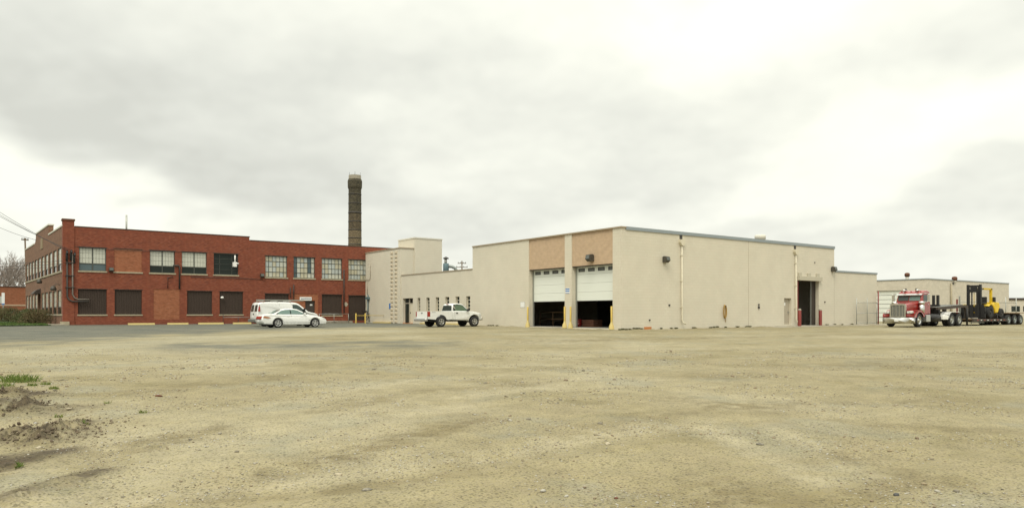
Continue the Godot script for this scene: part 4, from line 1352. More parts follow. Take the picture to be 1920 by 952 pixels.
	var cr := thing("red_crate", "low dull red crate beside the drum inside the garage", "crate", dp + Vector3(0.4, 0, 1.1))
	for i in 4: part_box(cr, "slat", "rust", Vector3(-0.4, 0.05 + i * 0.12, 0.55), Vector3(0.4, 0.14 + i * 0.12, 0.6))
	for i in 4: part_box(cr, "slat", "rust", Vector3(-0.45, 0.05 + i * 0.12, -0.6), Vector3(-0.4, 0.14 + i * 0.12, 0.6))
	part_box(cr, "crate_bottom", "rust", Vector3(-0.4, 0.0, -0.6), Vector3(0.4, 0.05, 0.6))

func door_lights(w: float) -> Array:
	var r := []
	for i in 4:
		var c := w * (0.13 + 0.247 * i)
		r.append(Rect2(c - 0.30, 0.2, 0.60, 0.2))
	return r

# ------------------------------------------------------------------ buildings farther off
func build_far_buildings() -> void:
	# warehouse beyond the lorry
	var c := at(1740, 88.0)
	var h := vy(523.5, 88.0)
	var o := thing("far_warehouse", "grey-cream block warehouse behind the lorry, white roller door on one side", "building")
	var zl := -62.0; var xr := xz(1893, c.z)
	var d0 := zx(1640, c.x); var d1 := zx(1695, c.x)
	var dt := yx(544.5, 1690, c.x)
	var st := S()
	wall(st, Vector3(c.x, 0, zl), Vector3(0, 0, 1), c.z - zl, h, Vector3(-1, 0, 0), 0.3, [Rect2(d0 - zl, 0.02, d1 - d0, dt)])
	put(st, "side_wall", M.grey_block, o)
	st = S()
	wall(st, Vector3(c.x + 0.3, 0, c.z), Vector3.RIGHT, xr - c.x - 0.3, h, Vector3.BACK, 0.3)
	put(st, "long_wall", M.grey_block, o)
	part_box(o, "roof", "room_grey", Vector3(c.x + 0.3, h - 0.4, zl), Vector3(xr, h - 0.2, c.z - 0.3))
	part_box(o, "end_wall", "grey_block", Vector3(xr - 0.3, 0, zl), Vector3(xr, h - 0.02, c.z - 0.3))
	part_box(o, "back_wall", "grey_block", Vector3(c.x + 0.3, 0, zl - 0.3), Vector3(xr, h - 0.02, zl))
	part_box(o, "coping", "blue_coping", Vector3(c.x - 0.06, h, zl), Vector3(c.x + 0.3, h + 0.12, c.z + 0.06))
	part_box(o, "coping", "blue_coping", Vector3(c.x + 0.3, h, c.z - 0.3), Vector3(xr, h + 0.12, c.z + 0.06))
	var dr := Node3D.new()
	dr.name = "roller_door"
	o.add_child(dr, true)
	var n := 7
	for i in n: part_box(dr, "door_section", "white_door", Vector3(c.x + 0.18, 0.03 + dt * i / n, d0), Vector3(c.x + 0.23, dt * (i + 1) / n - 0.02, d1))
	part_box(o, "door_frame", "red_paint", Vector3(c.x - 0.02, 0, d0 - 0.12), Vector3(c.x + 0.2, dt, d0))
	part_tube(o, "downpipe", "limestone", [Vector3(xz(1783, c.z), h - 0.3, c.z + 0.12), Vector3(xz(1783, c.z), 0.3, c.z + 0.12)], 0.12, 8)
	part_box(o, "scupper", "dark_pipe", Vector3(xz(1788, c.z) - 0.3, h - 0.45, c.z), Vector3(xz(1788, c.z) + 0.2, h - 0.2, c.z + 0.05))
	rebase(o, c)
	for q in [[1702.0, 511.0, 6.0, "first rust-topped mushroom vent on the warehouse roof, above its roller door"], [1791.0, 518.0, 4.0, "rust-topped mushroom vent on the warehouse roof above its long wall"]]:
		var p: Vector3 = at(q[0], dep(c.x, c.z) + q[2])
		p.y = h - 0.2
		var top: float = vy(q[1], dep(p.x, p.z)) - p.y
		var v := thing("mushroom_vent", q[3], "vent", p)
		part_tube(v, "stack", "light_coping", [Vector3(0, 0, 0), Vector3(0, top - 0.4, 0)], 0.2, 12)
		st = S(true)
		lathe(st, [Vector2(0, top - 0.5), Vector2(0.28, top - 0.5), Vector2(0.33, top - 0.25), Vector2(0.26, top - 0.06), Vector2(0, top)], 14)
		put(st, "cap", M.rust, v)
	# long low sheds at the far right
	var f := at(1893, 150.0)
	o = thing("far_shed", "long low grey shed with a dark roof edge beyond the warehouse", "building", f, -36.0)
	var hh := vy(558.5, 150.0)
	part_box(o, "wall", "grey_block", Vector3(-6, 0, -12), Vector3(40, hh - 0.4, 0))
	part_box(o, "roof_edge", "dark_trim", Vector3(-6.2, hh - 0.4, -12.2), Vector3(40.2, hh, 0.2))
	for i in 6: part_box(o, "window", "dark_glass", Vector3(0.5 + i * 2.4, 1.4, 0), Vector3(2.2 + i * 2.4, 2.5, 0.04))
	# low brick building left of the factory
	var bl := at(42, 128.0)
	o = thing("far_brick_shop", "low orange-red brick building beyond the lawn and hedge", "building", bl, 22.0)
	var hb := vy(538.5, 128.0)
	part_box(o, "wall", "infill_brick", Vector3(-24, 0, -14), Vector3(4, hb, 0))
	part_box(o, "coping", "dark_trim", Vector3(-24.1, hb, -14.1), Vector3(4.1, hb + 0.12, 0.1))
	part_box(o, "band", "tan_block", Vector3(-3.6, 2.3, 0), Vector3(4, 2.55, 0.06))
	part_box(o, "window", "pale_pane", Vector3(-4.3, 2.7, 0), Vector3(-3.3, 3.9, 0.05))
	var sg := thing("tall_sign", "narrow white and blue upright sign by the far brick building", "sign", at(4.5, 118.0))
	part_box(sg, "post", "galvanised", Vector3(-0.08, 0, -0.08), Vector3(0.08, 2.4, 0.08))
	part_box(sg, "sign_board", "sign_white", Vector3(-0.2, 2.6, -0.1), Vector3(0.2, 4.3, 0.1))
	part_box(sg, "sign_foot", "sign_blue", Vector3(-0.2, 2.4, -0.11), Vector3(0.2, 2.6, 0.11))

func utility_pole(label: String, p: Vector3, h: float, turn: float, arms: Array, tilt := 0.0) -> Node3D:
	var o := thing("utility_pole", label, "utility pole", p, turn)
	var st := S(true)
	tube(st, [Vector3(0, 0, 0), Vector3(tilt, h, 0)], 0.17, 8, 0.11)
	put(st, "pole", M.wood_pole, o)
	for a in arms:
		var ar := part_box(o, "crossarm", "wood_pole", Vector3(-a[1] + tilt, a[0] - 0.07, -0.06), Vector3(a[1] + tilt, a[0] + 0.07, 0.06))
		for i in 4:
			var x: float = lerpf(-a[1] + 0.1, a[1] - 0.1, i / 3.0) + tilt
			part_tube(ar, "insulator", "lamp_body", [Vector3(x, a[0] + 0.07, 0), Vector3(x, a[0] + 0.3, 0)], 0.05, 6)
	return o

func sag(a: Vector3, b: Vector3, drop: float, n := 14) -> Array:
	var p := []
	for i in n + 1:
		var t := float(i) / n
		p.append(a.lerp(b, t) - Vector3(0, 4.0 * drop * t * (1.0 - t), 0))
	return p

# ------------------------------------------------------------------ vehicle shapes (local +x forward, y up, +z right)
func arc(cx: float, cy: float, r: float, a0: float, a1: float, n: int) -> Array:
	var p := []
	for i in n + 1:
		var a := deg_to_rad(lerpf(a0, a1, float(i) / n))
		p.append(Vector2(cx + cos(a) * r, cy + sin(a) * r))
	return p

func shell(outline: Array, half: Callable, bev: float) -> SurfaceTool:
	var st := S(true)
	var p := PackedVector2Array(outline)
	var ins := inset(p, bev); var mid := inset(p, bev * 0.3)
	var rs := []
	for q in [[-1.0, 0.0, 2], [-1.0, 0.35, 1], [-1.0, 1.0, 0], [-0.5, 1.0, 0], [0.5, 1.0, 0], [1.0, 1.0, 0], [1.0, 0.35, 1], [1.0, 0.0, 2]]:
		var r := PackedVector3Array()
		var src: PackedVector2Array = [p, mid, ins][q[2]]
		for i in p.size():
			var w: float = half.call(p[i].x, p[i].y)
			r.append(Vector3(src[i].x, src[i].y, signf(q[0]) * (absf(q[0]) * w - q[1] * bev)))
		rs.append(r)
	rings(st, rs, false)
	st.set_smooth_group(1)
	for e in [0, rs.size() - 1]:
		var r: PackedVector3Array = rs[e]
		var ix := Geometry2D.triangulate_polygon(ins)
		for k in range(0, ix.size(), 3):
			if e == 0: tri(st, r[ix[k]], r[ix[k + 1]], r[ix[k + 2]])
			else: tri(st, r[ix[k]], r[ix[k + 2]], r[ix[k + 1]])
	return st

func side_patch(pts: Array, half: Callable, off: float, side: float) -> SurfaceTool:
	var st := S()
	var p := PackedVector2Array(pts)
	var ix := Geometry2D.triangulate_polygon(p)
	for k in range(0, ix.size(), 3):
		var q := []
		for i in 3: q.append(Vector3(p[ix[k + i]].x, p[ix[k + i]].y, side * (half.call(p[ix[k + i]].x, p[ix[k + i]].y) + off)))
		tri(st, q[0], q[1], q[2])
	return st

# a pane across the car between two heights on its nose or tail
func cross_patch(a: Vector2, wa: float, b: Vector2, wb: float, off: Vector2) -> SurfaceTool:
	var st := S()
	a += off; b += off
	quad(st, Vector3(a.x, a.y, -wa), Vector3(b.x, b.y, -wb), Vector3(b.x, b.y, wb), Vector3(a.x, a.y, wa))
	return st

func wheel(parent: Node, p: Vector3, r: float, w: float, rim_r: float, spokes: int, rim_mat: String, side: float) -> void:
	var st := S(true)
	var T := Transform3D(Basis(Vector3(1, 0, 0), PI * 0.5), Vector3.ZERO)
	lathe(st, [Vector2(rim_r, -w * 0.45), Vector2(r - 0.05, -w * 0.5), Vector2(r - 0.012, -w * 0.36), Vector2(r, -w * 0.2), Vector2(r, w * 0.2), Vector2(r - 0.012, w * 0.36), Vector2(r - 0.05, w * 0.5), Vector2(rim_r, w * 0.45)], 24, T)
	var ty := put(st, "wheel", M.rubber, parent)
	ty.position = p
	var d := side * w * 0.5
	st = S(true)
	var prof := [Vector2(rim_r + 0.005, 0.0), Vector2(rim_r - 0.02, 0.012), Vector2(rim_r - 0.035, -0.02), Vector2(rim_r - 0.05, -0.05)]
	if spokes == 0: prof = [Vector2(rim_r + 0.005, 0.0), Vector2(rim_r - 0.02, 0.015), Vector2(rim_r - 0.04, -0.06), Vector2(rim_r * 0.55, -0.10), Vector2(rim_r * 0.45, -0.02), Vector2(rim_r * 0.2, 0.0), Vector2(0, 0.01)]
	lathe(st, prof, 24, Transform3D(Basis(Vector3(1, 0, 0), PI * 0.5 * side), Vector3(0, 0, d * 0.92)))
	var rim := put(st, "rim", M[rim_mat], ty)
	if spokes > 0:
		st = S(true)
		lathe(st, [Vector2(rim_r - 0.03, 0), Vector2(0, 0)], 20, Transform3D(Basis(Vector3(1, 0, 0), PI * 0.5), Vector3(0, 0, d * 0.55)))
		put(st, "brake_disc", M.black_plastic, ty)
		st = S()
		for i in spokes:
			var a := TAU * i / spokes + 0.3
			box(st, Vector3(cos(a), sin(a), 0) * rim_r * 0.52 + Vector3(0, 0, d * 0.9), Vector3(rim_r * 0.9, rim_r * 0.32, 0.03), Basis(Vector3(0, 0, 1), a))
		lathe(st, [Vector2(rim_r * 0.24, 0), Vector2(rim_r * 0.2, 0.03), Vector2(0, 0.03)], 12, Transform3D(Basis(Vector3(1, 0, 0), PI * 0.5 * side), Vector3(0, 0, d * 0.95)))
		put(st, "spokes", M[rim_mat], ty)
	else:
		st = S()
		for i in 8:
			var a := TAU * i / 8.0
			lathe(st, [Vector2(rim_r * 0.1, -0.02), Vector2(rim_r * 0.1, 0.005), Vector2(0, 0.005)], 6, Transform3D(Basis(Vector3(1, 0, 0), PI * 0.5 * side), Vector3(cos(a) * rim_r * 0.68, sin(a) * rim_r * 0.68, d * 0.92 - side * 0.05)))
		put(st, "rim_holes", M.black_plastic, ty)

func p_put(st: SurfaceTool, called: String, m: String, parent: Node) -> MeshInstance3D:
	return put(st, called, M[m], parent)

func make_sedan(where: Vector3, turn: float) -> void:
	var o := thing("white_sedan", "white four-door sedan with alloy wheels parked beside the white van", "car", where, turn)
	var half := func(x: float, y: float) -> float:
		var w := 0.925 - 0.10 * pow(clampf((x - 2.9) / 1.0, 0.0, 1.0), 2.0) - 0.09 * pow(clampf((-0.45 - x) / 0.7, 0.0, 1.0), 2.0)
		return w - 0.05 * clampf((y - 0.6) / 0.4, 0.0, 1.0) - 0.04 * clampf((0.5 - y) / 0.3, 0.0, 1.0)
	var out := [Vector2(-1.02, 0.27), Vector2(-1.12, 0.42), Vector2(-1.17, 0.55), Vector2(-1.15, 0.66), Vector2(-1.08, 0.80), Vector2(-1.03, 0.93), Vector2(-0.95, 0.975), Vector2(-0.6, 0.995), Vector2(-0.1, 0.99), Vector2(0.6, 0.955), Vector2(1.5, 0.94), Vector2(2.1, 0.945), Vector2(2.35, 0.93), Vector2(2.9, 0.87), Vector2(3.35, 0.775), Vector2(3.56, 0.69), Vector2(3.66, 0.62), Vector2(3.69, 0.56), Vector2(3.74, 0.52), Vector2(3.75, 0.40), Vector2(3.68, 0.26), Vector2(3.3, 0.22)]
	out.append_array(arc(2.81, 0.335, 0.385, -15, 195, 12))
	out.append_array([Vector2(2.3, 0.21), Vector2(0.55, 0.21)])
	out.append_array(arc(0, 0.335, 0.385, -15, 195, 12))
	p_put(shell(out, half, 0.06), "body", "car_white", o)
	var gh := func(_x: float, y: float) -> float: return 0.80 - 0.22 * clampf((y - 0.94) / 0.46, 0.0, 1.0)
	var gout := [Vector2(-0.42, 0.95), Vector2(-0.30, 1.02), Vector2(0.05, 1.19), Vector2(0.36, 1.32), Vector2(0.62, 1.385), Vector2(0.95, 1.405), Vector2(1.3, 1.395), Vector2(1.55, 1.35), Vector2(1.9, 1.18), Vector2(2.28, 0.97), Vector2(2.34, 0.92)]
	var roof := p_put(shell(gout, gh, 0.07), "roof", "car_white", o)
	for s in [-1.0, 1.0]:
		p_put(side_patch([Vector2(0.02, 1.02), Vector2(0.12, 1.16), Vector2(0.30, 1.265), Vector2(0.62, 1.32), Vector2(0.93, 1.335), Vector2(0.95, 0.985), Vector2(0.10, 0.985)], gh, 0.003, s), "side_window", "car_glass_pale", roof)
		p_put(side_patch([Vector2(1.02, 0.985), Vector2(1.0, 1.335), Vector2(1.28, 1.33), Vector2(1.5, 1.285), Vector2(1.82, 1.12), Vector2(1.98, 0.99)], gh, 0.003, s), "side_window", "car_glass_pale", roof)
		p_put(side_patch([Vector2(1.9, 1.115), Vector2(1.94, 1.14), Vector2(2.24, 0.975), Vector2(2.1, 0.975)], gh, 0.002, s), "side_window", "car_glass", roof)
		# tail and head lamps, side lines, handles, mirror
		p_put(side_patch([Vector2(-1.085, 0.74), Vector2(-1.03, 0.86), Vector2(-0.72, 0.80), Vector2(-0.52, 0.73), Vector2(-0.75, 0.70)], half, 0.004, s), "tail_lamp", "lamp_amber" if s > 0 else "lamp_red", o)
		p_put(side_patch([Vector2(3.36, 0.68), Vector2(3.4, 0.725), Vector2(3.6, 0.635), Vector2(3.62, 0.60)], half, 0.004, s), "head_lamp", "lamp_clear", o)
		p_put(side_patch([Vector2(0.42, 0.40), Vector2(0.42, 0.415), Vector2(2.38, 0.415), Vector2(2.38, 0.40)], half, 0.004, s), "side_moulding", "grey_plastic", o)
		p_put(side_patch([Vector2(1.0, 0.3), Vector2(0.99, 0.92), Vector2(1.002, 0.92), Vector2(1.012, 0.3)], half, 0.003, s), "door_seam", "grey_plastic", o)
		p_put(side_patch([Vector2(2.28, 0.55), Vector2(2.28, 0.57), Vector2(2.42, 0.575), Vector2(2.42, 0.555)], half, 0.004, s), "badge", "grey_plastic", o)
		var m := S(true)
		cbox(m, Vector3(1.98, 1.02, s * 0.93), Vector3(0.14, 0.12, 0.2), 0.03)
		p_put(m, "wing_mirror", "car_white", o)
		for q in [0.75, 1.75]:
			var h := S()
			box(h, Vector3(q, 0.83, s * (half.call(q, 0.83) + 0.012)), Vector3(0.16, 0.035, 0.03))
			p_put(h, "door_handle", "car_white", o)
		for x in [0.0, 2.81]: wheel(o, Vector3(x, 0.33, s * 0.78), 0.33, 0.22, 0.225, 5, "alloy", s)
	p_put(cross_patch(Vector2(-0.28, 1.035), 0.66, Vector2(0.30, 1.305), 0.54, Vector2(-0.012, 0.02)), "rear_window", "car_glass_pale", roof)
	p_put(cross_patch(Vector2(1.62, 1.325), 0.54, Vector2(2.22, 1.0), 0.68, Vector2(0.012, 0.018)), "windscreen", "car_glass", roof)
	p_put(cross_patch(Vector2(-1.155, 0.655), 0.62, Vector2(-1.085, 0.83), 0.62, Vector2(-0.012, 0.004)), "tail_panel", "lamp_red", o)
	p_put(cross_patch(Vector2(-1.16, 0.60), 0.70, Vector2(-1.145, 0.645), 0.70, Vector2(-0.012, 0.0)), "bumper_strip", "black_plastic", o)
	var pl := S()
	box(pl, Vector3(-1.17, 0.5, 0), Vector3(0.02, 0.13, 0.32))
	p_put(pl, "number_plate", "sign_white", o)
	var un := S()
	box2(un, Vector3(-0.9, 0.2, -0.68), Vector3(3.5, 0.42, 0.68))
	p_put(un, "underbody", "black_plastic", o)

func make_van(where: Vector3, turn: float) -> void:
	var o := thing("white_van", "white cargo van with a ladder rack parked against the brick factory", "van", where, turn)
	var half := func(x: float, y: float) -> float:
		var w := 1.0 - 0.17 * maxf(0.0, y - 1.15) - 0.06 * clampf((0.6 - y) / 0.3, 0.0, 1.0)
		return w - 0.14 * pow(clampf((x - 3.1) / 0.8, 0.0, 1.0), 2.0) - 0.05 * pow(clampf((-0.8 - x) / 0.3, 0.0, 1.0), 2.0)
	var out := [Vector2(-1.06, 0.40), Vector2(-1.1, 0.7), Vector2(-1.08, 1.1), Vector2(-0.98, 1.66), Vector2(-0.9, 1.84), Vector2(-0.76, 1.91), Vector2(-0.2, 1.93), Vector2(0.9, 1.935), Vector2(1.7, 1.92), Vector2(2.0, 1.88), Vector2(2.25, 1.77), Vector2(2.98, 1.18), Vector2(3.15, 1.13), Vector2(3.55, 1.05), Vector2(3.78, 0.96), Vector2(3.87, 0.82), Vector2(3.89, 0.48), Vector2(3.81, 0.34), Vector2(3.42, 0.34)]
	out.append_array(arc(2.88, 0.36, 0.42, -5, 185, 12))
	out.append_array([Vector2(2.36, 0.34), Vector2(0.50, 0.34)])
	out.append_array(arc(0, 0.36, 0.42, -5, 185, 12))
	out.append(Vector2(-0.58, 0.38))
	p_put(shell(out, half, 0.07), "body", "car_white", o)
	for s in [-1.0, 1.0]:
		p_put(side_patch([Vector2(1.72, 1.14), Vector2(1.69, 1.75), Vector2(2.04, 1.73), Vector2(2.26, 1.62), Vector2(2.78, 1.18), Vector2(2.76, 1.14)], half, 0.006, s), "side_window", "car_glass", o)
		p_put(side_patch([Vector2(1.62, 0.45), Vector2(1.61, 1.8), Vector2(1.625, 1.8), Vector2(1.635, 0.45)], half, 0.004, s), "door_seam", "grey_plastic", o)
		p_put(side_patch([Vector2(0.65, 0.5), Vector2(0.64, 1.8), Vector2(0.65, 1.8), Vector2(0.66, 0.5)], half, 0.004, s), "panel_seam", "grey_plastic", o)
		p_put(side_patch([Vector2(-1.045, 1.2), Vector2(-0.99, 1.56), Vector2(-0.88, 1.62), Vector2(-0.87, 1.2)], half, 0.006, s), "tail_lamp", "lamp_red", o)
		p_put(side_patch([Vector2(-0.98, 1.58), Vector2(-0.95, 1.7), Vector2(-0.89, 1.74), Vector2(-0.88, 1.63)], half, 0.006, s), "tail_lamp_cap", "grey_plastic", o)
		p_put(side_patch([Vector2(3.58, 0.80), Vector2(3.58, 0.96), Vector2(3.78, 0.90), Vector2(3.80, 0.80)], half, 0.005, s), "head_lamp", "lamp_clear", o)
		var m := S(true)
		cbox(m, Vector3(2.6, 1.30, s * 1.12), Vector3(0.12, 0.28, 0.2), 0.03)
		p_put(m, "wing_mirror", "black_plastic", o)
		for x in [0.0, 2.88]: wheel(o, Vector3(x, 0.345, s * 0.84), 0.345, 0.24, 0.22, 5, "alloy", s)
		# rear door windows
		var z0 := 0.10 if s > 0 else -0.78
		var st := S()
		var a := Vector2(-1.07, 1.18); var b := Vector2(-0.975, 1.70)
		quad(st, Vector3(a.x - 0.006, a.y, z0), Vector3(b.x - 0.006, b.y, z0 + 0.02), Vector3(b.x - 0.006, b.y, z0 + 0.62), Vector3(a.x - 0.006, a.y, z0 + 0.68))
		p_put(st, "rear_window", "car_glass", o)
	p_put(cross_patch(Vector2(2.29, 1.735), 0.74, Vector2(2.92, 1.225), 0.86, Vector2(0.014, 0.016)), "windscreen", "car_glass", o)
	var b := S()
	cbox(b, Vector3(-1.18, 0.47, 0), Vector3(0.16, 0.24, 1.9), 0.03)
	p_put(b, "rear_bumper", "grey_plastic", o)
	b = S()
	cbox(b, Vector3(3.88, 0.46, 0), Vector3(0.12, 0.2, 1.8), 0.03)
	p_put(b, "front_bumper", "grey_plastic", o)
	b = S()
	box(b, Vector3(-1.1, 0.98, -0.05), Vector3(0.03, 0.1, 0.2))
	p_put(b, "door_latch", "black_plastic", o)
	b = S()
	box(b, Vector3(-1.105, 0.78, -0.25), Vector3(0.03, 0.16, 0.34))
	p_put(b, "number_plate", "sign_white", o)
	b = S()
	box2(b, Vector3(-0.85, 0.28, -0.78), Vector3(3.5, 0.5, 0.78))
	p_put(b, "underbody", "black_plastic", o)
	# rack and ladder
	var rk := Node3D.new()
	rk.name = "ladder_rack"
	o.add_child(rk, true)
	for x in [-0.6, 0.5, 1.55]:
		part_tube(rk, "rack_bar", "galvanised", [Vector3(x, 1.87, -0.84), Vector3(x, 2.02, -0.82), Vector3(x, 2.02, 0.82), Vector3(x, 1.87, 0.84)], 0.025, 6)
	var ld := thing("ladder", "aluminium extension ladder lying on the white van's roof rack", "ladder", where, turn)
	for z in [0.34, 0.74]: part_box(ld, "stile", "galvanised", Vector3(-1.0, 2.045, z - 0.02), Vector3(2.7, 2.12, z + 0.02))
	for i in 12: part_tube(ld, "rung", "galvanised", [Vector3(-0.85 + i * 0.3, 2.08, 0.36), Vector3(-0.85 + i * 0.3, 2.08, 0.72)], 0.018, 6)

func make_pickup(where: Vector3, turn: float) -> void:
	var o := thing("white_pickup", "white single-cab pickup parked nose-in by the low annex", "pickup", where, turn)
	var half := func(x: float, y: float) -> float:
		return 0.97 - 0.04 * clampf((y - 0.95) / 0.3, 0.0, 1.0) - 0.05 * clampf((0.75 - y) / 0.3, 0.0, 1.0) - 0.10 * pow(clampf((x - 3.1) / 0.75, 0.0, 1.0), 2.0)
	# cab and bonnet
	var out := [Vector2(1.02, 0.55), Vector2(1.02, 1.22), Vector2(2.3, 1.22), Vector2(2.7, 1.21), Vector2(3.3, 1.14), Vector2(3.6, 1.06), Vector2(3.70, 0.98), Vector2(3.73, 0.62), Vector2(3.64, 0.52), Vector2(3.54, 0.50)]
	out.append_array(arc(3.02, 0.44, 0.50, 5, 180, 12))
	out.append(Vector2(2.46, 0.5))
	p_put(shell(out, half, 0.05), "body", "car_white", o)
	var gh := func(_x: float, y: float) -> float: return 0.87 - 0.20 * clampf((y - 1.2) / 0.6, 0.0, 1.0)
	var gout := [Vector2(1.03, 1.18), Vector2(1.14, 1.72), Vector2(1.26, 1.80), Vector2(1.6, 1.825), Vector2(1.9, 1.80), Vector2(2.08, 1.74), Vector2(2.62, 1.24), Vector2(2.66, 1.18)]
	var cab := p_put(shell(gout, gh, 0.06), "cab_roof", "car_white", o)
	# load bed: two sides, tailgate, floor, front panel
	for s in [-1.0, 1.0]:
		var bd := [Vector2(-1.12, 0.62), Vector2(-1.13, 1.20), Vector2(1.0, 1.20), Vector2(1.0, 0.58), Vector2(0.62, 0.56)]
		bd.append_array(arc(0.0, 0.44, 0.50, 15, 165, 12))
		bd.append(Vector2(-0.62, 0.58))
		var st := S()
		prism(st, bd, 0.87 * s, 0.965 * s)
		p_put(st, "bed_side", "car_white", o)
		p_put(side_patch([Vector2(1.3, 1.26), Vector2(1.34, 1.68), Vector2(1.88, 1.70), Vector2(2.06, 1.62), Vector2(2.42, 1.26)], gh, 0.004, s), "side_window", "car_glass_green", cab)
		p_put(side_patch([Vector2(1.22, 0.56), Vector2(1.20, 1.2), Vector2(1.215, 1.2), Vector2(1.235, 0.56)], half, 0.003, s), "door_seam", "grey_plastic", o)
		var tl := S()
		box2(tl, Vector3(-1.145, 0.80, s * 0.80), Vector3(-0.98, 1.18, s * 0.973))
		p_put(tl, "tail_lamp", "lamp_red", o)
		var h := S()
		box(h, Vector3(1.40, 1.08, s * 0.955), Vector3(0.16, 0.06, 0.04))
		p_put(h, "door_handle", "black_plastic", o)
		var m := S(true)
		cbox(m, Vector3(2.32, 1.30, s * 1.07), Vector3(0.14, 0.2, 0.22), 0.03)
		p_put(m, "wing_mirror", "black_plastic", o)
		p_put(side_patch([Vector2(3.48, 0.86), Vector2(3.48, 1.03), Vector2(3.66, 0.98), Vector2(3.68, 0.86)], half, 0.005, s), "head_lamp", "lamp_clear", o)
		for x in [0.0, 3.02]: wheel(o, Vector3(x, 0.41, s * 0.84), 0.41, 0.29, 0.235, 5, "alloy", s)
	p_put(side_patch([Vector2(-0.86, 1.11), Vector2(-0.86, 1.14), Vector2(-0.5, 1.14), Vector2(-0.5, 1.11)], func(_x, _y): return 0.967, 0.002, 1.0), "badge", "grey_plastic", o)
	var st := S()
	box2(st, Vector3(-1.15, 0.66, -0.80), Vector3(-1.09, 1.18, 0.80))
	var tg := p_put(st, "tailgate", "car_white", o)
	st = S()
	box(st, Vector3(-1.155, 1.06, 0.0), Vector3(0.02, 0.08, 0.18))
	p_put(st, "tailgate_handle", "black_plastic", tg)
	st = S()
	box2(st, Vector3(-1.09, 0.66, -0.87), Vector3(1.0, 0.72, 0.87))
	box2(st, Vector3(0.95, 0.72, -0.87), Vector3(1.0, 1.18, 0.87))
	p_put(st, "bed_floor", "black_plastic", o)
	st = S()
	cbox(st, Vector3(-1.25, 0.55, 0), Vector3(0.2, 0.2, 1.85), 0.03)
	p_put(st, "rear_bumper", "alloy", o)
	st = S()
	cbox(st, Vector3(3.78, 0.62, 0), Vector3(0.16, 0.24, 1.75), 0.03)
	p_put(st, "front_bumper", "chrome", o)
	st = S()
	box(st, Vector3(3.70, 0.88, 0), Vector3(0.1, 0.2, 1.1))
	p_put(st, "grille", "black_plastic", o)
	p_put(cross_patch(Vector2(1.042, 1.25), 0.70, Vector2(1.127, 1.66), 0.62, Vector2(-0.012, 0.0)), "rear_window", "car_glass", cab)
	p_put(cross_patch(Vector2(2.12, 1.70), 0.64, Vector2(2.56, 1.29), 0.74, Vector2(0.016, 0.014)), "windscreen", "car_glass", cab)
	st = S()
	box(st, Vector3(1.10, 1.755, 0), Vector3(0.05, 0.04, 0.3))
	p_put(st, "brake_light", "lamp_red", cab)
	st = S()
	box2(st, Vector3(-1.0, 0.42, -0.5), Vector3(3.6, 0.62, 0.5))
	box2(st, Vector3(-0.1, 0.34, -0.8), Vector3(0.1, 0.5, 0.8))
	box2(st, Vector3(2.92, 0.34, -0.8), Vector3(3.12, 0.5, 0.8))
	p_put(st, "chassis", "black_plastic", o)

func build_vehicles() -> void:
	# near-side rear wheel of each on the yard, all parked along the factory front
	var p := at(520.7, 54.4)
	p.y = gy(p)
	make_sedan(p + Vector3(0, 0, -0.85), 0.0)
	p = at(482, 57.6)
	p.y = gy(p)
	make_van(p + Vector3(1.1, 0, -1.0), 0.0)
	p = at(827.3, 56.5)
	p.y = gy(p)
	make_pickup(p + Vector3(0, 0, -0.95), 0.0)
	make_lorry()
	make_trailer()
	make_forklift()

const ZT := -28.35      # centre line of lorry and trailer
const XF := 57.75       # lorry front axle

func loft(secs: Array) -> SurfaceTool:      # sections [x, [Vector2(z, y) ...]] along x
	var st := S(true)
	var rs := []
	for q in secs:
		var r := PackedVector3Array()
		for v in q[1]: r.append(Vector3(q[0], v.y, v.x))
		rs.append(r)
	rings(st, rs, false)
	st.set_smooth_group(1)
	for e in [0, rs.size() - 1]:
		var r: PackedVector3Array = rs[e]
		var c := Vector3.ZERO
		for v in r: c += v / r.size()
		for i in r.size(): tri(st, c, r[i], r[(i + 1) % r.size()])
	return st

func arch_sec(w: float, y0: float, y1: float, rnd: float) -> Array:
	var p := [Vector2(-w, y0)]
	for i in 5:
		var a := PI - PI * 0.5 * i / 4.0
		p.append(Vector2(-w + rnd + cos(a) * rnd, y1 - rnd * 0.6 + sin(a) * rnd * 0.6))
	for i in 5:
		var a := PI * 0.5 - PI * 0.5 * i / 4.0
		p.append(Vector2(w - rnd + cos(a) * rnd, y1 - rnd * 0.6 + sin(a) * rnd * 0.6))
	p.append(Vector2(w, y0))
	return p

func band(cx: float, cy: float, r0: float, r1: float, a0: float, a1: float, n: int) -> Array:
	var p := arc(cx, cy, r1, a0, a1, n)
	var q := arc(cx, cy, r0, a1, a0, n)
	p.append_array(q)
	return p

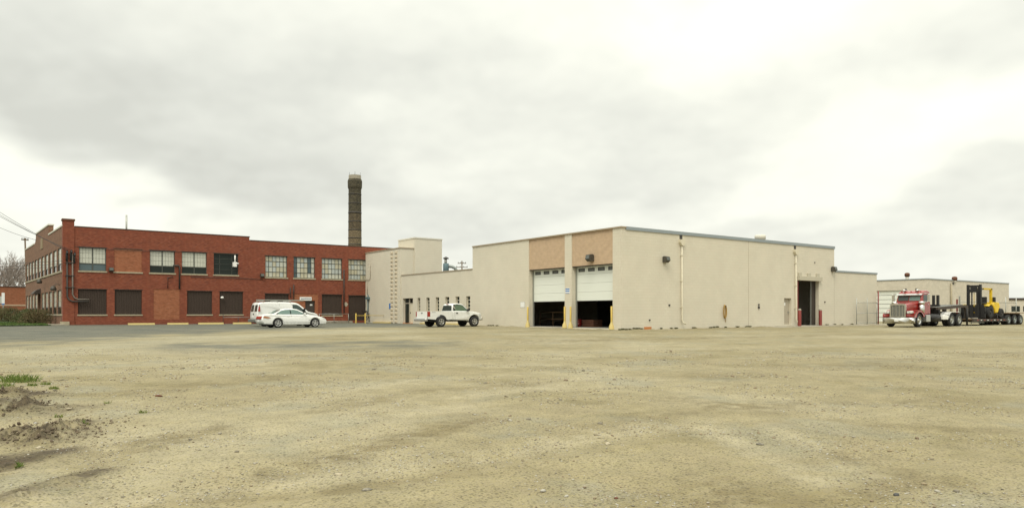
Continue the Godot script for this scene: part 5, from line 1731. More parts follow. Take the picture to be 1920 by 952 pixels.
func make_lorry() -> void:
	var o := thing("red_lorry", "red conventional lorry cab with chrome grille and bumper, hitched to a low trailer", "lorry", Vector3(XF, -0.045, ZT), 180.0)
	var FLAT := Transform3D(Basis(Vector3(1, 0, 0), Vector3(0, 0, 1), Vector3(0, 1, 0)), Vector3.ZERO)
	var st := S(true)
	# bumper swept back at the ends
	var bp := [Vector2(0.78, -1.22), Vector2(0.96, -1.16), Vector2(1.04, -0.8), Vector2(1.06, 0.0), Vector2(1.04, 0.8), Vector2(0.96, 1.16), Vector2(0.78, 1.22), Vector2(0.76, 1.18), Vector2(0.9, 0.9), Vector2(0.98, 0.0), Vector2(0.9, -0.9), Vector2(0.76, -1.18)]
	prism(st, bp, 0.27, 0.72, FLAT)
	var bm := p_put(st, "front_bumper", "chrome", o)
	st = S()
	box(st, Vector3(1.065, 0.5, 0.05), Vector3(0.015, 0.16, 0.32))
	p_put(st, "number_plate", "sign_white", bm)
	# grille: arched chrome surround, dark mesh, bars
	st = S()
	rings(st, [], false)
	var g0 := arch_sec(0.60, 0.76, 1.76, 0.22); var g1 := arch_sec(0.50, 0.82, 1.66, 0.16)
	for x in [[0.86, 0.97]]:
		for i in g0.size() - 1:
			quad(st, Vector3(x[1], g0[i].y, g0[i].x), Vector3(x[1], g0[i + 1].y, g0[i + 1].x), Vector3(x[1], g1[i + 1].y, g1[i + 1].x), Vector3(x[1], g1[i].y, g1[i].x))
			quad(st, Vector3(x[0], g0[i].y, g0[i].x), Vector3(x[0], g0[i + 1].y, g0[i + 1].x), Vector3(x[1], g0[i + 1].y, g0[i + 1].x), Vector3(x[1], g0[i].y, g0[i].x))
			quad(st, Vector3(x[1], g1[i].y, g1[i].x), Vector3(x[1], g1[i + 1].y, g1[i + 1].x), Vector3(x[0] + 0.02, g1[i + 1].y, g1[i + 1].x), Vector3(x[0] + 0.02, g1[i].y, g1[i].x))
		quad(st, Vector3(x[1], 0.76, -0.6), Vector3(x[1], 0.82, -0.5), Vector3(x[1], 0.82, 0.5), Vector3(x[1], 0.76, 0.6))
	var gs := p_put(st, "grille_surround", "chrome", o)
	st = S()
	var cc := Vector3(0.9, 1.2, 0)
	for i in g1.size():
		var n := (i + 1) % g1.size()
		tri(st, cc, Vector3(0.9, g1[i].y, g1[i].x), Vector3(0.9, g1[n].y, g1[n].x))
	p_put(st, "grille_mesh", "grey_plastic", gs)
	for i in 4:
		st = S()
		var z := -0.375 + 0.25 * i
		box2(st, Vector3(0.9, 0.83, z - 0.018), Vector3(0.955, 1.65, z + 0.018))
		p_put(st, "grille_bar", "chrome", gs)
	for i in 12:
		st = S()
		box2(st, Vector3(0.9, 0.86 + i * 0.065, -0.49), Vector3(0.915, 0.875 + i * 0.065, 0.49))
		p_put(st, "grille_slat", "alloy", gs)
	# bonnet widening to the cab
	p_put(loft([[0.87, arch_sec(0.57, 0.9, 1.73, 0.22)], [0.2, arch_sec(0.63, 0.9, 1.84, 0.22)], [-0.4, arch_sec(0.74, 0.9, 1.93, 0.24)], [-0.78, arch_sec(0.84, 0.9, 1.98, 0.26)]]), "bonnet", "truck_red", o)
	# wings over the front wheels
	for s in [-1.0, 1.0]:
		st = S(true)
		var wing := arc(0.0, 0.53, 0.78, 158, 62, 9)
		wing.append_array([Vector2(0.72, 1.05), Vector2(0.86, 0.96), Vector2(0.88, 0.74), Vector2(0.72, 0.72)])
		wing.append_array(arc(0.0, 0.53, 0.62, 20, 158, 10))
		prism(st, wing, s * 0.55, s * 1.2)
		p_put(st, "wing", "truck_red", o)
		st = S()
		cbox(st, Vector3(0.80, 1.12, s * 0.86), Vector3(0.2, 0.2, 0.46), 0.04)
		var hl := p_put(st, "headlight", "chrome", o)
		for k in 2:
			st = S()
			box(st, Vector3(0.905, 1.12, s * (0.75 + 0.22 * k)), Vector3(0.02, 0.14, 0.18))
			p_put(st, "lamp_glass", "lamp_clear", hl)
		wheel(o, Vector3(0, 0.52, s * 1.0), 0.52, 0.30, 0.30, 0, "chrome", s)
		# air cleaner
		st = S(true)
		lathe(st, [Vector2(0, 1.02), Vector2(0.14, 1.04), Vector2(0.2, 1.14), Vector2(0.2, 1.62), Vector2(0.15, 1.66), Vector2(0.15, 1.72), Vector2(0.22, 1.74), Vector2(0.22, 1.92), Vector2(0.14, 1.97), Vector2(0, 1.98)], 14, Transform3D(Basis(), Vector3(-0.62, 0, s * 1.02)))
		p_put(st, "air_cleaner", "chrome", o)
		# battery and tool box step, fuel tank
		st = S()
		cbox(st, Vector3(-1.28, 0.66, s * 1.02), Vector3(0.62, 0.52, 0.42), 0.03)
		p_put(st, "step_box", "alloy", o)
		st = S(true)
		tube(st, [Vector3(-1.75, 0.68, s * 0.95), Vector3(-3.25, 0.68, s * 0.95)], 0.31, 14)
		p_put(st, "fuel_tank", "chrome" if s > 0 else "black_steel", o)
		# mirror on arms
		st = S()
		cbox(st, Vector3(-1.02, 2.22, s * 1.34), Vector3(0.09, 0.62, 0.2), 0.025)
		var mr := p_put(st, "mirror", "chrome", o)
		st = S(true)
		tube(st, [Vector3(-0.8, 2.6, s * 0.95), Vector3(-1.02, 2.56, s * 1.32)], 0.018, 6)
		tube(st, [Vector3(-0.8, 1.95, s * 0.95), Vector3(-1.02, 1.92, s * 1.32)], 0.018, 6)
		p_put(st, "mirror_arm", "chrome", mr)
		# white half guards over the drive wheels
		st = S(true)
		prism(st, band(-5.25, 0.52, 0.62, 0.65, 88, 12, 6), s * 0.55, s * 1.22)
		prism(st, [Vector2(-5.23, 1.14), Vector2(-5.23, 1.17), Vector2(-6.5, 1.17), Vector2(-6.5, 1.14)], s * 0.55, s * 1.22)
		p_put(st, "wheel_guard", "white_paint", o)
		for x in [-5.25, -6.55]:
			wheel(o, Vector3(x, 0.52, s * 1.06), 0.52, 0.27, 0.29, 0, "galvanised", s)
			wheel(o, Vector3(x, 0.52, s * 0.74), 0.52, 0.27, 0.29, 0, "alloy", -s)
	st = S()
	cbox(st, Vector3(-4.15, 0.72, -0.95), Vector3(0.9, 0.34, 0.5), 0.03)
	p_put(st, "tool_locker", "white_paint", o)
	# cab
	var half := func(_x: float, y: float) -> float: return 0.98 - 0.05 * clampf((y - 1.95) / 0.9, 0.0, 1.0)
	var out := [Vector2(-0.72, 0.92), Vector2(-0.74, 1.95), Vector2(-0.92, 2.52), Vector2(-1.02, 2.66), Vector2(-1.3, 2.78), Vector2(-1.75, 2.82), Vector2(-2.05, 2.74), Vector2(-2.16, 2.55), Vector2(-2.16, 0.92)]
	var cab := p_put(shell(out, half, 0.09), "cab", "truck_red", o)
	for z in [-0.43, 0.43]:
		st = S()
		var a := Vector2(-0.745, 2.02); var b := Vector2(-0.885, 2.46)
		quad(st, Vector3(a.x + 0.016, a.y, z - 0.40), Vector3(b.x + 0.016, b.y, z - 0.40), Vector3(b.x + 0.016, b.y, z + 0.40), Vector3(a.x + 0.016, a.y, z + 0.40))
		p_put(st, "windscreen", "car_glass" if z > 0 else "car_glass_pale", cab)
	for s in [-1.0, 1.0]:
		p_put(side_patch([Vector2(-1.0, 1.95), Vector2(-1.02, 2.45), Vector2(-1.66, 2.47), Vector2(-1.68, 1.95)], half, 0.006, s), "side_window", "car_glass", cab)
		p_put(side_patch([Vector2(-0.95, 1.0), Vector2(-0.955, 2.5), Vector2(-0.97, 2.5), Vector2(-0.965, 1.0)], half, 0.004, s), "door_seam", "black_plastic", cab)
		p_put(side_patch([Vector2(-1.78, 1.0), Vector2(-1.785, 2.5), Vector2(-1.8, 2.5), Vector2(-1.795, 1.0)], half, 0.004, s), "door_seam", "black_plastic", cab)
		st = S()
		box(st, Vector3(-1.68, 1.75, s * 0.99), Vector3(0.16, 0.05, 0.04))
		p_put(st, "door_handle", "chrome", cab)
		st = S(true)
		tube(st, [Vector3(-1.55, 2.78, s * 0.5), Vector3(-0.95, 2.82, s * 0.5)], 0.05, 8, 0.09)
		p_put(st, "air_horn", "chrome", cab)
	st = S()
	prism(st, [Vector2(-0.86, 2.49), Vector2(-0.66, 2.42), Vector2(-0.65, 2.45), Vector2(-0.88, 2.56)], -0.97, 0.97)
	p_put(st, "sun_visor", "alloy", cab)
	for i in 5:
		st = S(true)
		lathe(st, [Vector2(0.07, 0), Vector2(0.055, 0.06), Vector2(0, 0.09)], 8, Transform3D(Basis(), Vector3(-1.12, 2.7, -0.72 + 0.36 * i)))
		p_put(st, "marker_light", "lamp_red", cab)
	for z in [-0.25, 0.55]:
		part_tube(cab, "aerial_base", "black_plastic", [Vector3(-1.4, 2.78, z), Vector3(-1.4, 2.98, z)], 0.07, 8)
	# chassis, exhaust uprights, coupling plate
	st = S()
	for s in [-1.0, 1.0]: box2(st, Vector3(0.8, 0.72, s * 0.36), Vector3(-7.3, 0.98, s * 0.46))
	for x in [0.4, -2.4, -4.4, -7.1]: box2(st, Vector3(x - 0.06, 0.74, -0.36), Vector3(x + 0.06, 0.96, 0.36))
	box2(st, Vector3(-0.1, 0.42, -0.9), Vector3(0.1, 0.6, 0.9))
	for x in [-5.25, -6.55]: box2(st, Vector3(x - 0.1, 0.4, -0.7), Vector3(x + 0.1, 0.62, 0.7))
	p_put(st, "chassis", "black_steel", o)
	for q in [[-4.75, -0.34], [-4.95, 0.08]]:
		st = S()
		box2(st, Vector3(q[0] - 0.12, 1.75, q[1] - 0.07), Vector3(q[0] + 0.12, 2.5, q[1] + 0.07))
		box2(st, Vector3(q[0] - 0.14, 0.98, q[1] - 0.12), Vector3(q[0] + 0.14, 1.75, q[1] + 0.2))
		p_put(st, "headboard_upright", "black_steel", o)
	st = S()
	cbox(st, Vector3(-5.9, 1.12, 0), Vector3(1.0, 0.14, 0.9), 0.04)
	p_put(st, "coupling_plate", "black_steel", o)

func make_trailer() -> void:
	# local +x runs to the trailer's tail
	var o := thing("lowboy_trailer", "dark low-bed trailer with three rear axles behind the red lorry", "trailer", Vector3(61.2, -0.02, ZT))
	var st := S()
	for z in [-0.85, 0.85]:
		st = S()
		prism(st, [Vector2(0.0, 1.30), Vector2(0.0, 1.48), Vector2(4.7, 1.72), Vector2(5.3, 1.66), Vector2(5.3, 0.55), Vector2(5.05, 0.55), Vector2(4.85, 1.45), Vector2(4.6, 1.52), Vector2(1.4, 1.34)], z - 0.09, z + 0.09)
		p_put(st, "gooseneck_beam", "deck_steel", o)
	for i in 7:
		st = S()
		var x := 0.4 + i * 0.72
		box2(st, Vector3(x, 1.36 + x * 0.055, -0.76), Vector3(x + 0.14, 1.46 + x * 0.055, 0.76))
		p_put(st, "cross_member", "deck_steel", o)
	for i in 4:
		st = S()
		var z := -0.62 + i * 0.38
		prism(st, [Vector2(0.2, 1.485), Vector2(0.2, 1.52), Vector2(4.7, 1.755), Vector2(4.7, 1.72)], z - 0.12, z + 0.12)
		p_put(st, "gooseneck_plank", "galvanised" if i % 2 else "deck_steel", o)
	for z in [-1.0, -0.35]:
		part_box(o, "stake", "red_paint" if z < -0.9 else "galvanised", Vector3(5.2, 0.6, z * 0.3 + 0.34), Vector3(5.3, 2.45 if z > -0.9 else 2.2, z * 0.3 + 0.44))
	part_box(o, "winch_box", "black_steel", Vector3(5.5, 0.56, -0.6), Vector3(6.2, 1.1, 0.5))
	part_tube(o, "landing_leg", "black_steel", [Vector3(4.9, 0.06, 1.0), Vector3(4.9, 1.4, 1.0)], 0.08, 8)
	# well deck
	for z in [-1.22, 1.22]:
		st = S()
		box2(st, Vector3(5.4, 0.34, z - 0.07), Vector3(12.1, 0.56, z + 0.07))
		p_put(st, "side_beam", "deck_steel", o)
	for i in 6:
		st = S()
		var z := -0.96 + i * 0.385
		box2(st, Vector3(5.4, 0.48, z - 0.18), Vector3(12.0, 0.54, z + 0.18))
		p_put(st, "deck_plank", "deck_timber", o)
	for i in 9: part_box(o, "reflector", "white_paint" if i % 2 else "lamp_red", Vector3(6.1 + i * 0.65, 0.42, 1.29), Vector3(6.35 + i * 0.65, 0.48, 1.295))
	for i in 8: part_box(o, "outrigger", "deck_steel", Vector3(5.8 + i * 0.8, 0.3, -1.2), Vector3(5.92 + i * 0.8, 0.46, 1.2))
	part_box(o, "under_beam", "galvanised", Vector3(5.6, 0.22, 0.9), Vector3(8.2, 0.28, 1.0))
	# rear bogie
	st = S()
	prism(st, [Vector2(11.9, 0.34), Vector2(11.9, 0.56), Vector2(12.5, 1.02), Vector2(17.0, 1.02), Vector2(17.0, 0.86), Vector2(12.8, 0.8), Vector2(12.4, 0.34)], -0.5, 0.5)
	p_put(st, "bogie_frame", "deck_steel", o)
	part_box(o, "rear_deck", "deck_timber", Vector3(12.5, 1.02, -1.2), Vector3(17.0, 1.08, 1.2))
	for x in [12.75, 14.05, 15.35]:
		part_box(o, "axle", "black_steel", Vector3(x - 0.07, 0.38, -1.0), Vector3(x + 0.07, 0.52, 1.0))
		for s in [-1.0, 1.0]:
			wheel(o, Vector3(x, 0.46, s * 1.05), 0.46, 0.26, 0.27, 0, "grey_duct", s)
			wheel(o, Vector3(x, 0.46, s * 0.75), 0.46, 0.26, 0.27, 0, "alloy", -s)

func make_forklift() -> void:
	# local -x is where the mast faces
	var o := thing("yellow_forklift", "large yellow forklift with a black mast riding on the low trailer", "forklift", Vector3(70.6, 0.525, ZT))
	var st := S()
	for s in [-1.0, 1.0]:
		st = S()
		box2(st, Vector3(-0.82, 0.12, s * 0.56), Vector3(-0.58, 2.95, s * 0.42))
		p_put(st, "mast_rail", "black_steel", o)
		st = S()
		box2(st, Vector3(-0.95, 0.3, s * 0.42), Vector3(-0.78, 2.3, s * 0.30))
		p_put(st, "inner_rail", "black_steel", o)
		part_tube(o, "lift_cylinder", "dark_pipe", [Vector3(-0.66, 0.2, s * 0.2), Vector3(-0.66, 2.3, s * 0.2)], 0.06, 8)
	st = S()
	wall(st, Vector3(-0.84, 2.28, -0.42), Vector3(0, 0, 1), 0.84, 0.62, Vector3(-1, 0, 0), 0.14, [Rect2(0.08, 0.25, 0.08, 0.22), Rect2(0.68, 0.25, 0.08, 0.22)])
	p_put(st, "mast_head", "black_steel", o)
	part_tube(o, "lift_chain", "yellow_paint", [Vector3(-0.72, 0.6, 0.0), Vector3(-0.72, 2.25, 0.0)], 0.03, 6)
	# carriage, backrest and forks
	st = S()
	box2(st, Vector3(-1.15, 0.1, -1.0), Vector3(-0.97, 0.5, 1.0))
	box2(st, Vector3(-1.15, 0.6, -1.0), Vector3(-0.97, 1.02, 1.0))
	p_put(st, "carriage", "black_steel", o)
	for i in 5: part_box(o, "backrest_bar", "black_steel", Vector3(-1.2, 0.08, -1.0 + i * 0.42), Vector3(-1.152, 1.22, -0.72 + i * 0.42))
	for z in [-0.55, 0.55]:
		st = S()
		prism(st, [Vector2(-1.28, 1.1), Vector2(-1.15, 1.1), Vector2(-1.15, 0.12), Vector2(-2.7, 0.07), Vector2(-2.7, 0.12), Vector2(-1.28, 0.2)], z - 0.09, z + 0.09)
		p_put(st, "fork", "black_steel", o)
	# drive wheels in pairs, steer wheels
	for s in [-1.0, 1.0]:
		wheel(o, Vector3(-0.1, 0.58, s * 0.92), 0.58, 0.34, 0.3, 0, "black_plastic", s)
		wheel(o, Vector3(2.72, 0.46, s * 0.72), 0.46, 0.3, 0.22, 0, "dark_pipe", s)
		st = S(true)
		prism(st, band(-0.1, 0.58, 0.64, 0.68, 20, 130, 8), s * 0.72, s * 1.1)
		p_put(st, "mudguard", "lift_yellow", o)
	# body, counterweight
	st = S()
	prism(st, [Vector2(-0.45, 0.45), Vector2(-0.45, 1.15), Vector2(0.2, 1.2), Vector2(0.6, 0.95), Vector2(0.9, 1.25), Vector2(1.5, 1.3), Vector2(1.5, 0.45)], -0.6, 0.6)
	p_put(st, "body", "lift_yellow", o)
	var half := func(x: float, y: float) -> float: return 0.78 - 0.2 * pow(clampf((x - 2.2) / 0.9, 0.0, 1.0), 2.0) - 0.06 * clampf((y - 1.0) / 0.4, 0.0, 1.0)
	p_put(shell([Vector2(1.4, 0.95), Vector2(1.4, 1.42), Vector2(1.8, 1.48), Vector2(2.6, 1.44), Vector2(3.0, 1.34), Vector2(3.12, 1.1), Vector2(3.06, 0.95), Vector2(2.4, 0.92), Vector2(2.1, 0.5), Vector2(1.5, 0.5)], half, 0.08), "counterweight", "lift_yellow", o)
	st = S()
	cbox(st, Vector3(0.95, 1.35, 0), Vector3(0.5, 0.14, 0.55), 0.04)
	cbox(st, Vector3(1.2, 1.65, 0), Vector3(0.14, 0.55, 0.5), 0.04)
	p_put(st, "seat", "black_plastic", o)
	st = S(true)
	tube(st, [Vector3(0.1, 1.1, 0), Vector3(0.35, 1.55, 0)], 0.03, 6)
	lathe(st, [Vector2(0.17, -0.02), Vector2(0.2, 0.0), Vector2(0.17, 0.02)], 14, Transform3D(Basis(Vector3(0, 0, 1), -0.5), Vector3(0.36, 1.56, 0)))
	p_put(st, "steering_wheel", "black_plastic", o)
	# overhead guard: yellow rear posts and roof frame, dark front stays
	for s in [-1.0, 1.0]:
		st = S()
		box2(st, Vector3(1.38, 1.3, s * 0.52), Vector3(1.62, 2.62, s * 0.36))
		p_put(st, "guard_post", "lift_yellow", o)
		st = S()
		box2(st, Vector3(0.0, 2.52, s * 0.52), Vector3(1.62, 2.66, s * 0.36))
		p_put(st, "guard_roof_beam", "lift_yellow", o)
		part_tube(o, "guard_stay", "black_steel", [Vector3(-0.6, 2.45, s * 0.44), Vector3(0.0, 2.58, s * 0.44)], 0.045, 6)
	for i in 4: part_box(o, "guard_bar", "black_steel", Vector3(0.1 + i * 0.38, 2.62, -0.36), Vector3(0.16 + i * 0.38, 2.66, 0.36))
	st = S()
	cbox(st, Vector3(1.75, 1.65, 0.6), Vector3(0.22, 0.5, 0.22), 0.04)
	p_put(st, "gas_bottle", "black_plastic", o)
	part_tube(o, "tie_chain", "wire", [Vector3(1.6, 0.5, 0.75), Vector3(2.5, 0.01, 1.15)], 0.02, 5)
	part_tube(o, "tie_chain", "wire", [Vector3(1.9, 0.5, 0.75), Vector3(1.1, 0.01, 1.15)], 0.02, 5)

# ------------------------------------------------------------------ small things in the yard
func build_small_things() -> void:
	var st: SurfaceTool
	# wheel stops along the brick front
	var zk := ZB + 2.6
	var k := 0
	for q in [[239, 289], [313, 352], [371, 418], [436, 470]]:
		var a := xz(q[0], zk); var b := xz(q[1], zk)
		var o := thing("wheel_stop", ["yellow concrete wheel stop below the second boarded window", "short yellow wheel stop below the orange brick panel", "yellow wheel stop below the third boarded window", "yellow wheel stop partly hidden behind the white van"][k], "wheel stop", Vector3((a + b) * 0.5, 0.005, zk))
		st = S()
		var w := (b - a) * 0.5
		prism(st, [Vector2(-0.1, 0), Vector2(-0.07, 0.15), Vector2(0.07, 0.15), Vector2(0.1, 0)], -w, w, Transform3D(Basis(Vector3(0, 0, 1), Vector3.UP, Vector3(-1, 0, 0)), Vector3.ZERO))
		put(st, "block", M.pale_yellow_paint, o)
		for s in [-0.6, 0.6]: part_tube(o, "pin", "rust", [Vector3(w * s, 0.1, 0), Vector3(w * s, 0.17, 0)], 0.02, 6)
		k += 1
	# yellow barrier beside the stair block
	var p0 := at(667, 75.5); var p1 := at(684.5, 75.0)
	var br := thing("yellow_barrier", "yellow two-post barrier with a rail in front of the stair tower", "barrier", p0)
	for p in [p0, p1]:
		var q: Vector3 = p - p0
		st = S(true)
		lathe(st, [Vector2(0.075, 0), Vector2(0.075, 0.95), Vector2(0.05, 1.0), Vector2(0, 1.02)], 10, Transform3D(Basis(), q))
		put(st, "post", M.yellow_paint, br)
	part_tube(br, "rail", "yellow_paint", [Vector3(0, 0.78, 0), p1 - p0 + Vector3(0, 0.78, 0), Vector3(XG - p0.x, 0.78, p1.z - p0.z - 0.1)], 0.03, 6)
	# flared yellow guards on the door jambs
	k = 0
	for q in [[990.5, 0.0], [1060.0, 0.0], [1071.0, 0.0], [1148.0, 0.0]]:
		var o := thing("jamb_guard", ["yellow flared steel guard at the foot of the wall beside the white plate", "yellow flared guard on the centre pier facing the first bay", "yellow flared guard on the centre pier facing the second bay", "yellow flared guard at the garage corner beside the second bay"][k], "door guard", Vector3(XG - 0.05, gy(Vector3(XG, 0, zx(q[0], XG))) , zx(q[0], XG)), 0.0, "yellow guards at the garage doors")
		st = S(true)
		lathe(st, [Vector2(0.19, 0), Vector2(0.17, 0.2), Vector2(0.08, 0.42), Vector2(0.06, 0.52)], 10)
		put(st, "flared_base", M.pale_yellow_paint, o)
		st = S(true)
		lathe(st, [Vector2(0.065, 0.5), Vector2(0.065, 1.53), Vector2(0, 1.54)], 10)
		put(st, "guard_post", M.yellow_paint, o)
		k += 1
	# red bollards at the tall doorway
	for q in [[1500, "red steel bollard at the hinge side of the tall dark doorway"], [1539, "red steel bollard to the far side of the tall dark doorway"]]:
		var zb := ZG + (0.75 if q[0] == 1500 else 0.5)
		var o := thing("red_bollard", q[1], "bollard", Vector3(xz(q[0], zb), -0.02, zb), 0.0, "red bollards")
		st = S(true)
		lathe(st, [Vector2(0.13, 0), Vector2(0.13, 1.3), Vector2(0.1, 1.36), Vector2(0, 1.38)], 12)
		put(st, "post", M.red_paint, o)
		st = S(true)
		lathe(st, [Vector2(0.132, 1.26), Vector2(0.132, 1.31), Vector2(0.103, 1.372), Vector2(0, 1.395)], 12)
		put(st, "cap", M.concrete, o)
	# worn concrete strip at the foot of the long wall, by the tall doorway
	st = S()
	var xa := xz(1418, ZG); var xb := xz(1646, ZG)
	for i in 24:
		var x0 := lerpf(xa, xb, i / 24.0); var x1 := lerpf(xa, xb, (i + 1) / 24.0)
		var w0 := 2.0 + 0.5 * sin(i * 1.3); var w1 := 2.0 + 0.5 * sin((i + 1) * 1.3)
		var pts := [Vector3(x0, 0, ZG + 0.01), Vector3(x1, 0, ZG + 0.01), Vector3(x1, 0, ZG + w1), Vector3(x0, 0, ZG + w0)]
		for j in 4: pts[j].y = gy(pts[j]) + 0.012
		quad(st, pts[0], pts[1], pts[2], pts[3])
	var ap := put(st, "concrete_apron", M.concrete)
	ap.set_meta("kind", "structure")
	# coiled hose
	var hx := xz(1358, ZG)
	var ho := thing("coiled_hose", "yellow-brown hose hung in a long coil on the cream wall", "hose", Vector3(hx, 0.6, ZG))
	for i in 4:
		var pts := []
		for j in 25:
			var a := TAU * j / 24.0
			pts.append(Vector3(sin(a) * (0.115 + 0.012 * i), 0.52 + cos(a) * (0.5 - 0.015 * i), 0.05 + 0.03 * i))
		part_tube(ho, "coil", "hose_yellow", pts, 0.02, 6)
	part_box(ho, "hook", "dark_pipe", Vector3(-0.03, 0.92, 0), Vector3(0.03, 0.98, 0.2))
	part_tube(ho, "hose_end", "hose_yellow", [Vector3(0.1, 0.1, 0.08), Vector3(0.12, -0.25, 0.06)], 0.02, 6)
	# plates on the walls
	var bs := thing("blue_sign", "small white sign with a blue band on the centre pier", "sign", Vector3(XG, 2.40, zx(1064.5, XG)), -90.0)
	part_box(bs, "sign_board", "sign_white", Vector3(-0.24, 0, 0), Vector3(0.24, 0.38, 0.02))
	for q in [[0.28, 0.36], [0.14, 0.22], [0.02, 0.05]]: part_box(bs, "blue_band", "sign_blue", Vector3(-0.22, q[0], 0.02), Vector3(0.22, q[1], 0.023))
	var wp := thing("white_plate", "plain white plate on the cream wall beside the first bay", "sign", Vector3(XG, yx(571, 980, XG), zx(980, XG)), -90.0)
	part_box(wp, "sign_board", "sign_white", Vector3(-0.27, -0.2, 0), Vector3(0.27, 0.2, 0.02))
	part_box(wp, "frame", "galvanised", Vector3(-0.29, -0.22, 0), Vector3(0.29, 0.22, 0.012))
	build_gate()
	# dust collector on the annex roof
	var dp := at(836, 70.5, 4.4)
	var dc := thing("dust_collector", "blue-grey dust collector drum with rain cap and bent duct on the annex roof", "dust collector", dp)
	st = S(true)
	lathe(st, [Vector2(0, 0), Vector2(0.28, 0), Vector2(0.28, 1.30), Vector2(0.26, 1.34), Vector2(0, 1.36)], 18)
	put(st, "drum", M.blue_steel, dc)
	part_tube(dc, "stack", "galvanised", [Vector3(-0.03, 1.3, 0), Vector3(-0.03, 1.75, 0)], 0.13, 12)
	st = S(true)
	lathe(st, [Vector2(0, 1.72), Vector2(0.3, 1.78), Vector2(0.26, 1.86), Vector2(0, 2.0)], 16)
	put(st, "rain_cap", M.dark_pipe, dc)
	var dir := Vector3(0.809, 0, 0.588)
	part_tube(dc, "duct", "grey_duct", [dir * 0.25 + Vector3(0, 1.05, 0), dir * 0.55 + Vector3(0, 1.05, 0), dir * 0.85 + Vector3(0, 0.9, 0), dir * 1.05 + Vector3(0, 0.6, 0), dir * 1.2 + Vector3(0, 0, 0)], 0.15, 12)
	# poles and wires
	var bp := at(866, 150.0)
	utility_pole("brown utility pole with two crossarms seen above the annex roof", bp, vy(489, 150.0), -30.0, [[vy(493.5, 150.0), 0.85], [vy(501, 150.0), 1.15]])
	var lp := at(51, 112.0)
	utility_pole("leaning utility pole behind the brown brick end facade", lp, vy(447, 112.0), 20.0, [[vy(450, 112.0), 0.5]], -0.4)
	var out_p := at(-150, 62.0)
	utility_pole("tall utility pole that carries the service wires to the factory corner", out_p, vy(280, 62.0), 60.0, [[vy(300, 62.0), 1.2]])
	var head := Vector3(6.5, 6.3, ZB + 0.3)
	var n := 0
	for q in [[295, 0.0, 0.35], [302, 0.25, 0.5], [312, 0.5, 0.5], [335, 0.1, 0.7]]:
		var a := at(-150, 62.0)
		a.y = vy(q[0], 62.0)
		var w := thing("overhead_wire", ["top service wire sloping down to the factory corner", "second service wire sloping down to the factory corner", "third service wire, close under the second, to the factory corner", "lowest sloping wire reaching the brown gable"][n], "wire", head)
		var b: Vector3 = head + Vector3(q[1] * 0.4, q[1] * 0.3, 0)
		if n == 3: b = at(67, 71.0, vy(450, 71.0))
		st = S(true)
		var pts := []
		for v in sag(a, b, q[2]): pts.append(v - head)
		tube(st, pts, 0.016, 5)
		put(st, "strand", M.wire, w)
		n += 1
	for q in [[490.5, 0], [496.0, 1], [501.0, 2]]:
		var a := at(-200, 85.0)
		a.y = vy(q[0], 85.0)
		var b := Vector3(6.2, vy(q[0] - 2.0, 63.0), ZB + 0.25)
		var w := thing("overhead_wire", ["upper of three level wires meeting the factory corner", "middle of three level wires meeting the factory corner", "lowest of three level wires meeting the factory corner"][q[1]], "wire", b)
		st = S(true)
		var pts := []
		for v in sag(a, b, 0.3): pts.append(v - b)
		tube(st, pts, 0.018, 5)
		put(st, "strand", M.wire, w)
	# concrete path and kerb at the factory corner
	var path := part_box(self, "footpath", "concrete", Vector3(1.0, 0.0, ZB + 0.5), Vector3(6.2, 0.10, ZB + 2.0))
	path.set_meta("kind", "structure")
	var cs := thing("corner_stone", "pale square stone block at the foot of the factory corner", "stone block", Vector3(6.3, 0, ZB + 0.35))
	part_box(cs, "block", "limestone", Vector3(-0.3, 0, -0.25), Vector3(0.35, 0.3, 0.25))
	for q in [[15, 607.0, "scrap of white paper on the lawn by the low shrubs"], [48, 606.0, "second scrap of white paper on the lawn close to the factory"]]:
		var pp: Vector3 = at(q[0], 68.0)
		var pa := thing("paper_scrap", q[2], "litter", pp + Vector3(0, 0.09, 0))
		st = S()
		quad(st, Vector3(-0.25, 0, -0.12), Vector3(-0.2, 0.08, 0.15), Vector3(0.1, 0.03, 0.18), Vector3(0.22, 0.0, -0.1))
		tri(st, Vector3(0.22, 0, -0.1), Vector3(0.1, 0.03, 0.18), Vector3(0.32, 0.1, 0.1))
		put(st, "sheet", M.sign_white, pa)
	var pc := thing("far_parked_car", "dark parked car roof seen over the hedge by the far brick shop", "car", at(33, 118.0, 0.0), 50.0)
	st = S(true)
	put(shell([Vector2(-1.9, 0.4), Vector2(-1.95, 0.85), Vector2(-1.3, 0.95), Vector2(1.0, 0.95), Vector2(1.8, 0.8), Vector2(1.9, 0.4)], func(_x, _y): return 0.85, 0.06), "body", M.black_plastic, pc)
	put(shell([Vector2(-1.2, 0.9), Vector2(-0.8, 1.4), Vector2(0.4, 1.42), Vector2(1.0, 0.9)], func(_x, _y): return 0.68, 0.06), "roof", M.sign_ink, pc)
	put(side_patch([Vector2(-0.95, 1.0), Vector2(-0.7, 1.34), Vector2(0.35, 1.36), Vector2(0.75, 1.0)], func(_x, _y): return 0.68, 0.01, 1.0), "side_window", M.pale_pane, pc)

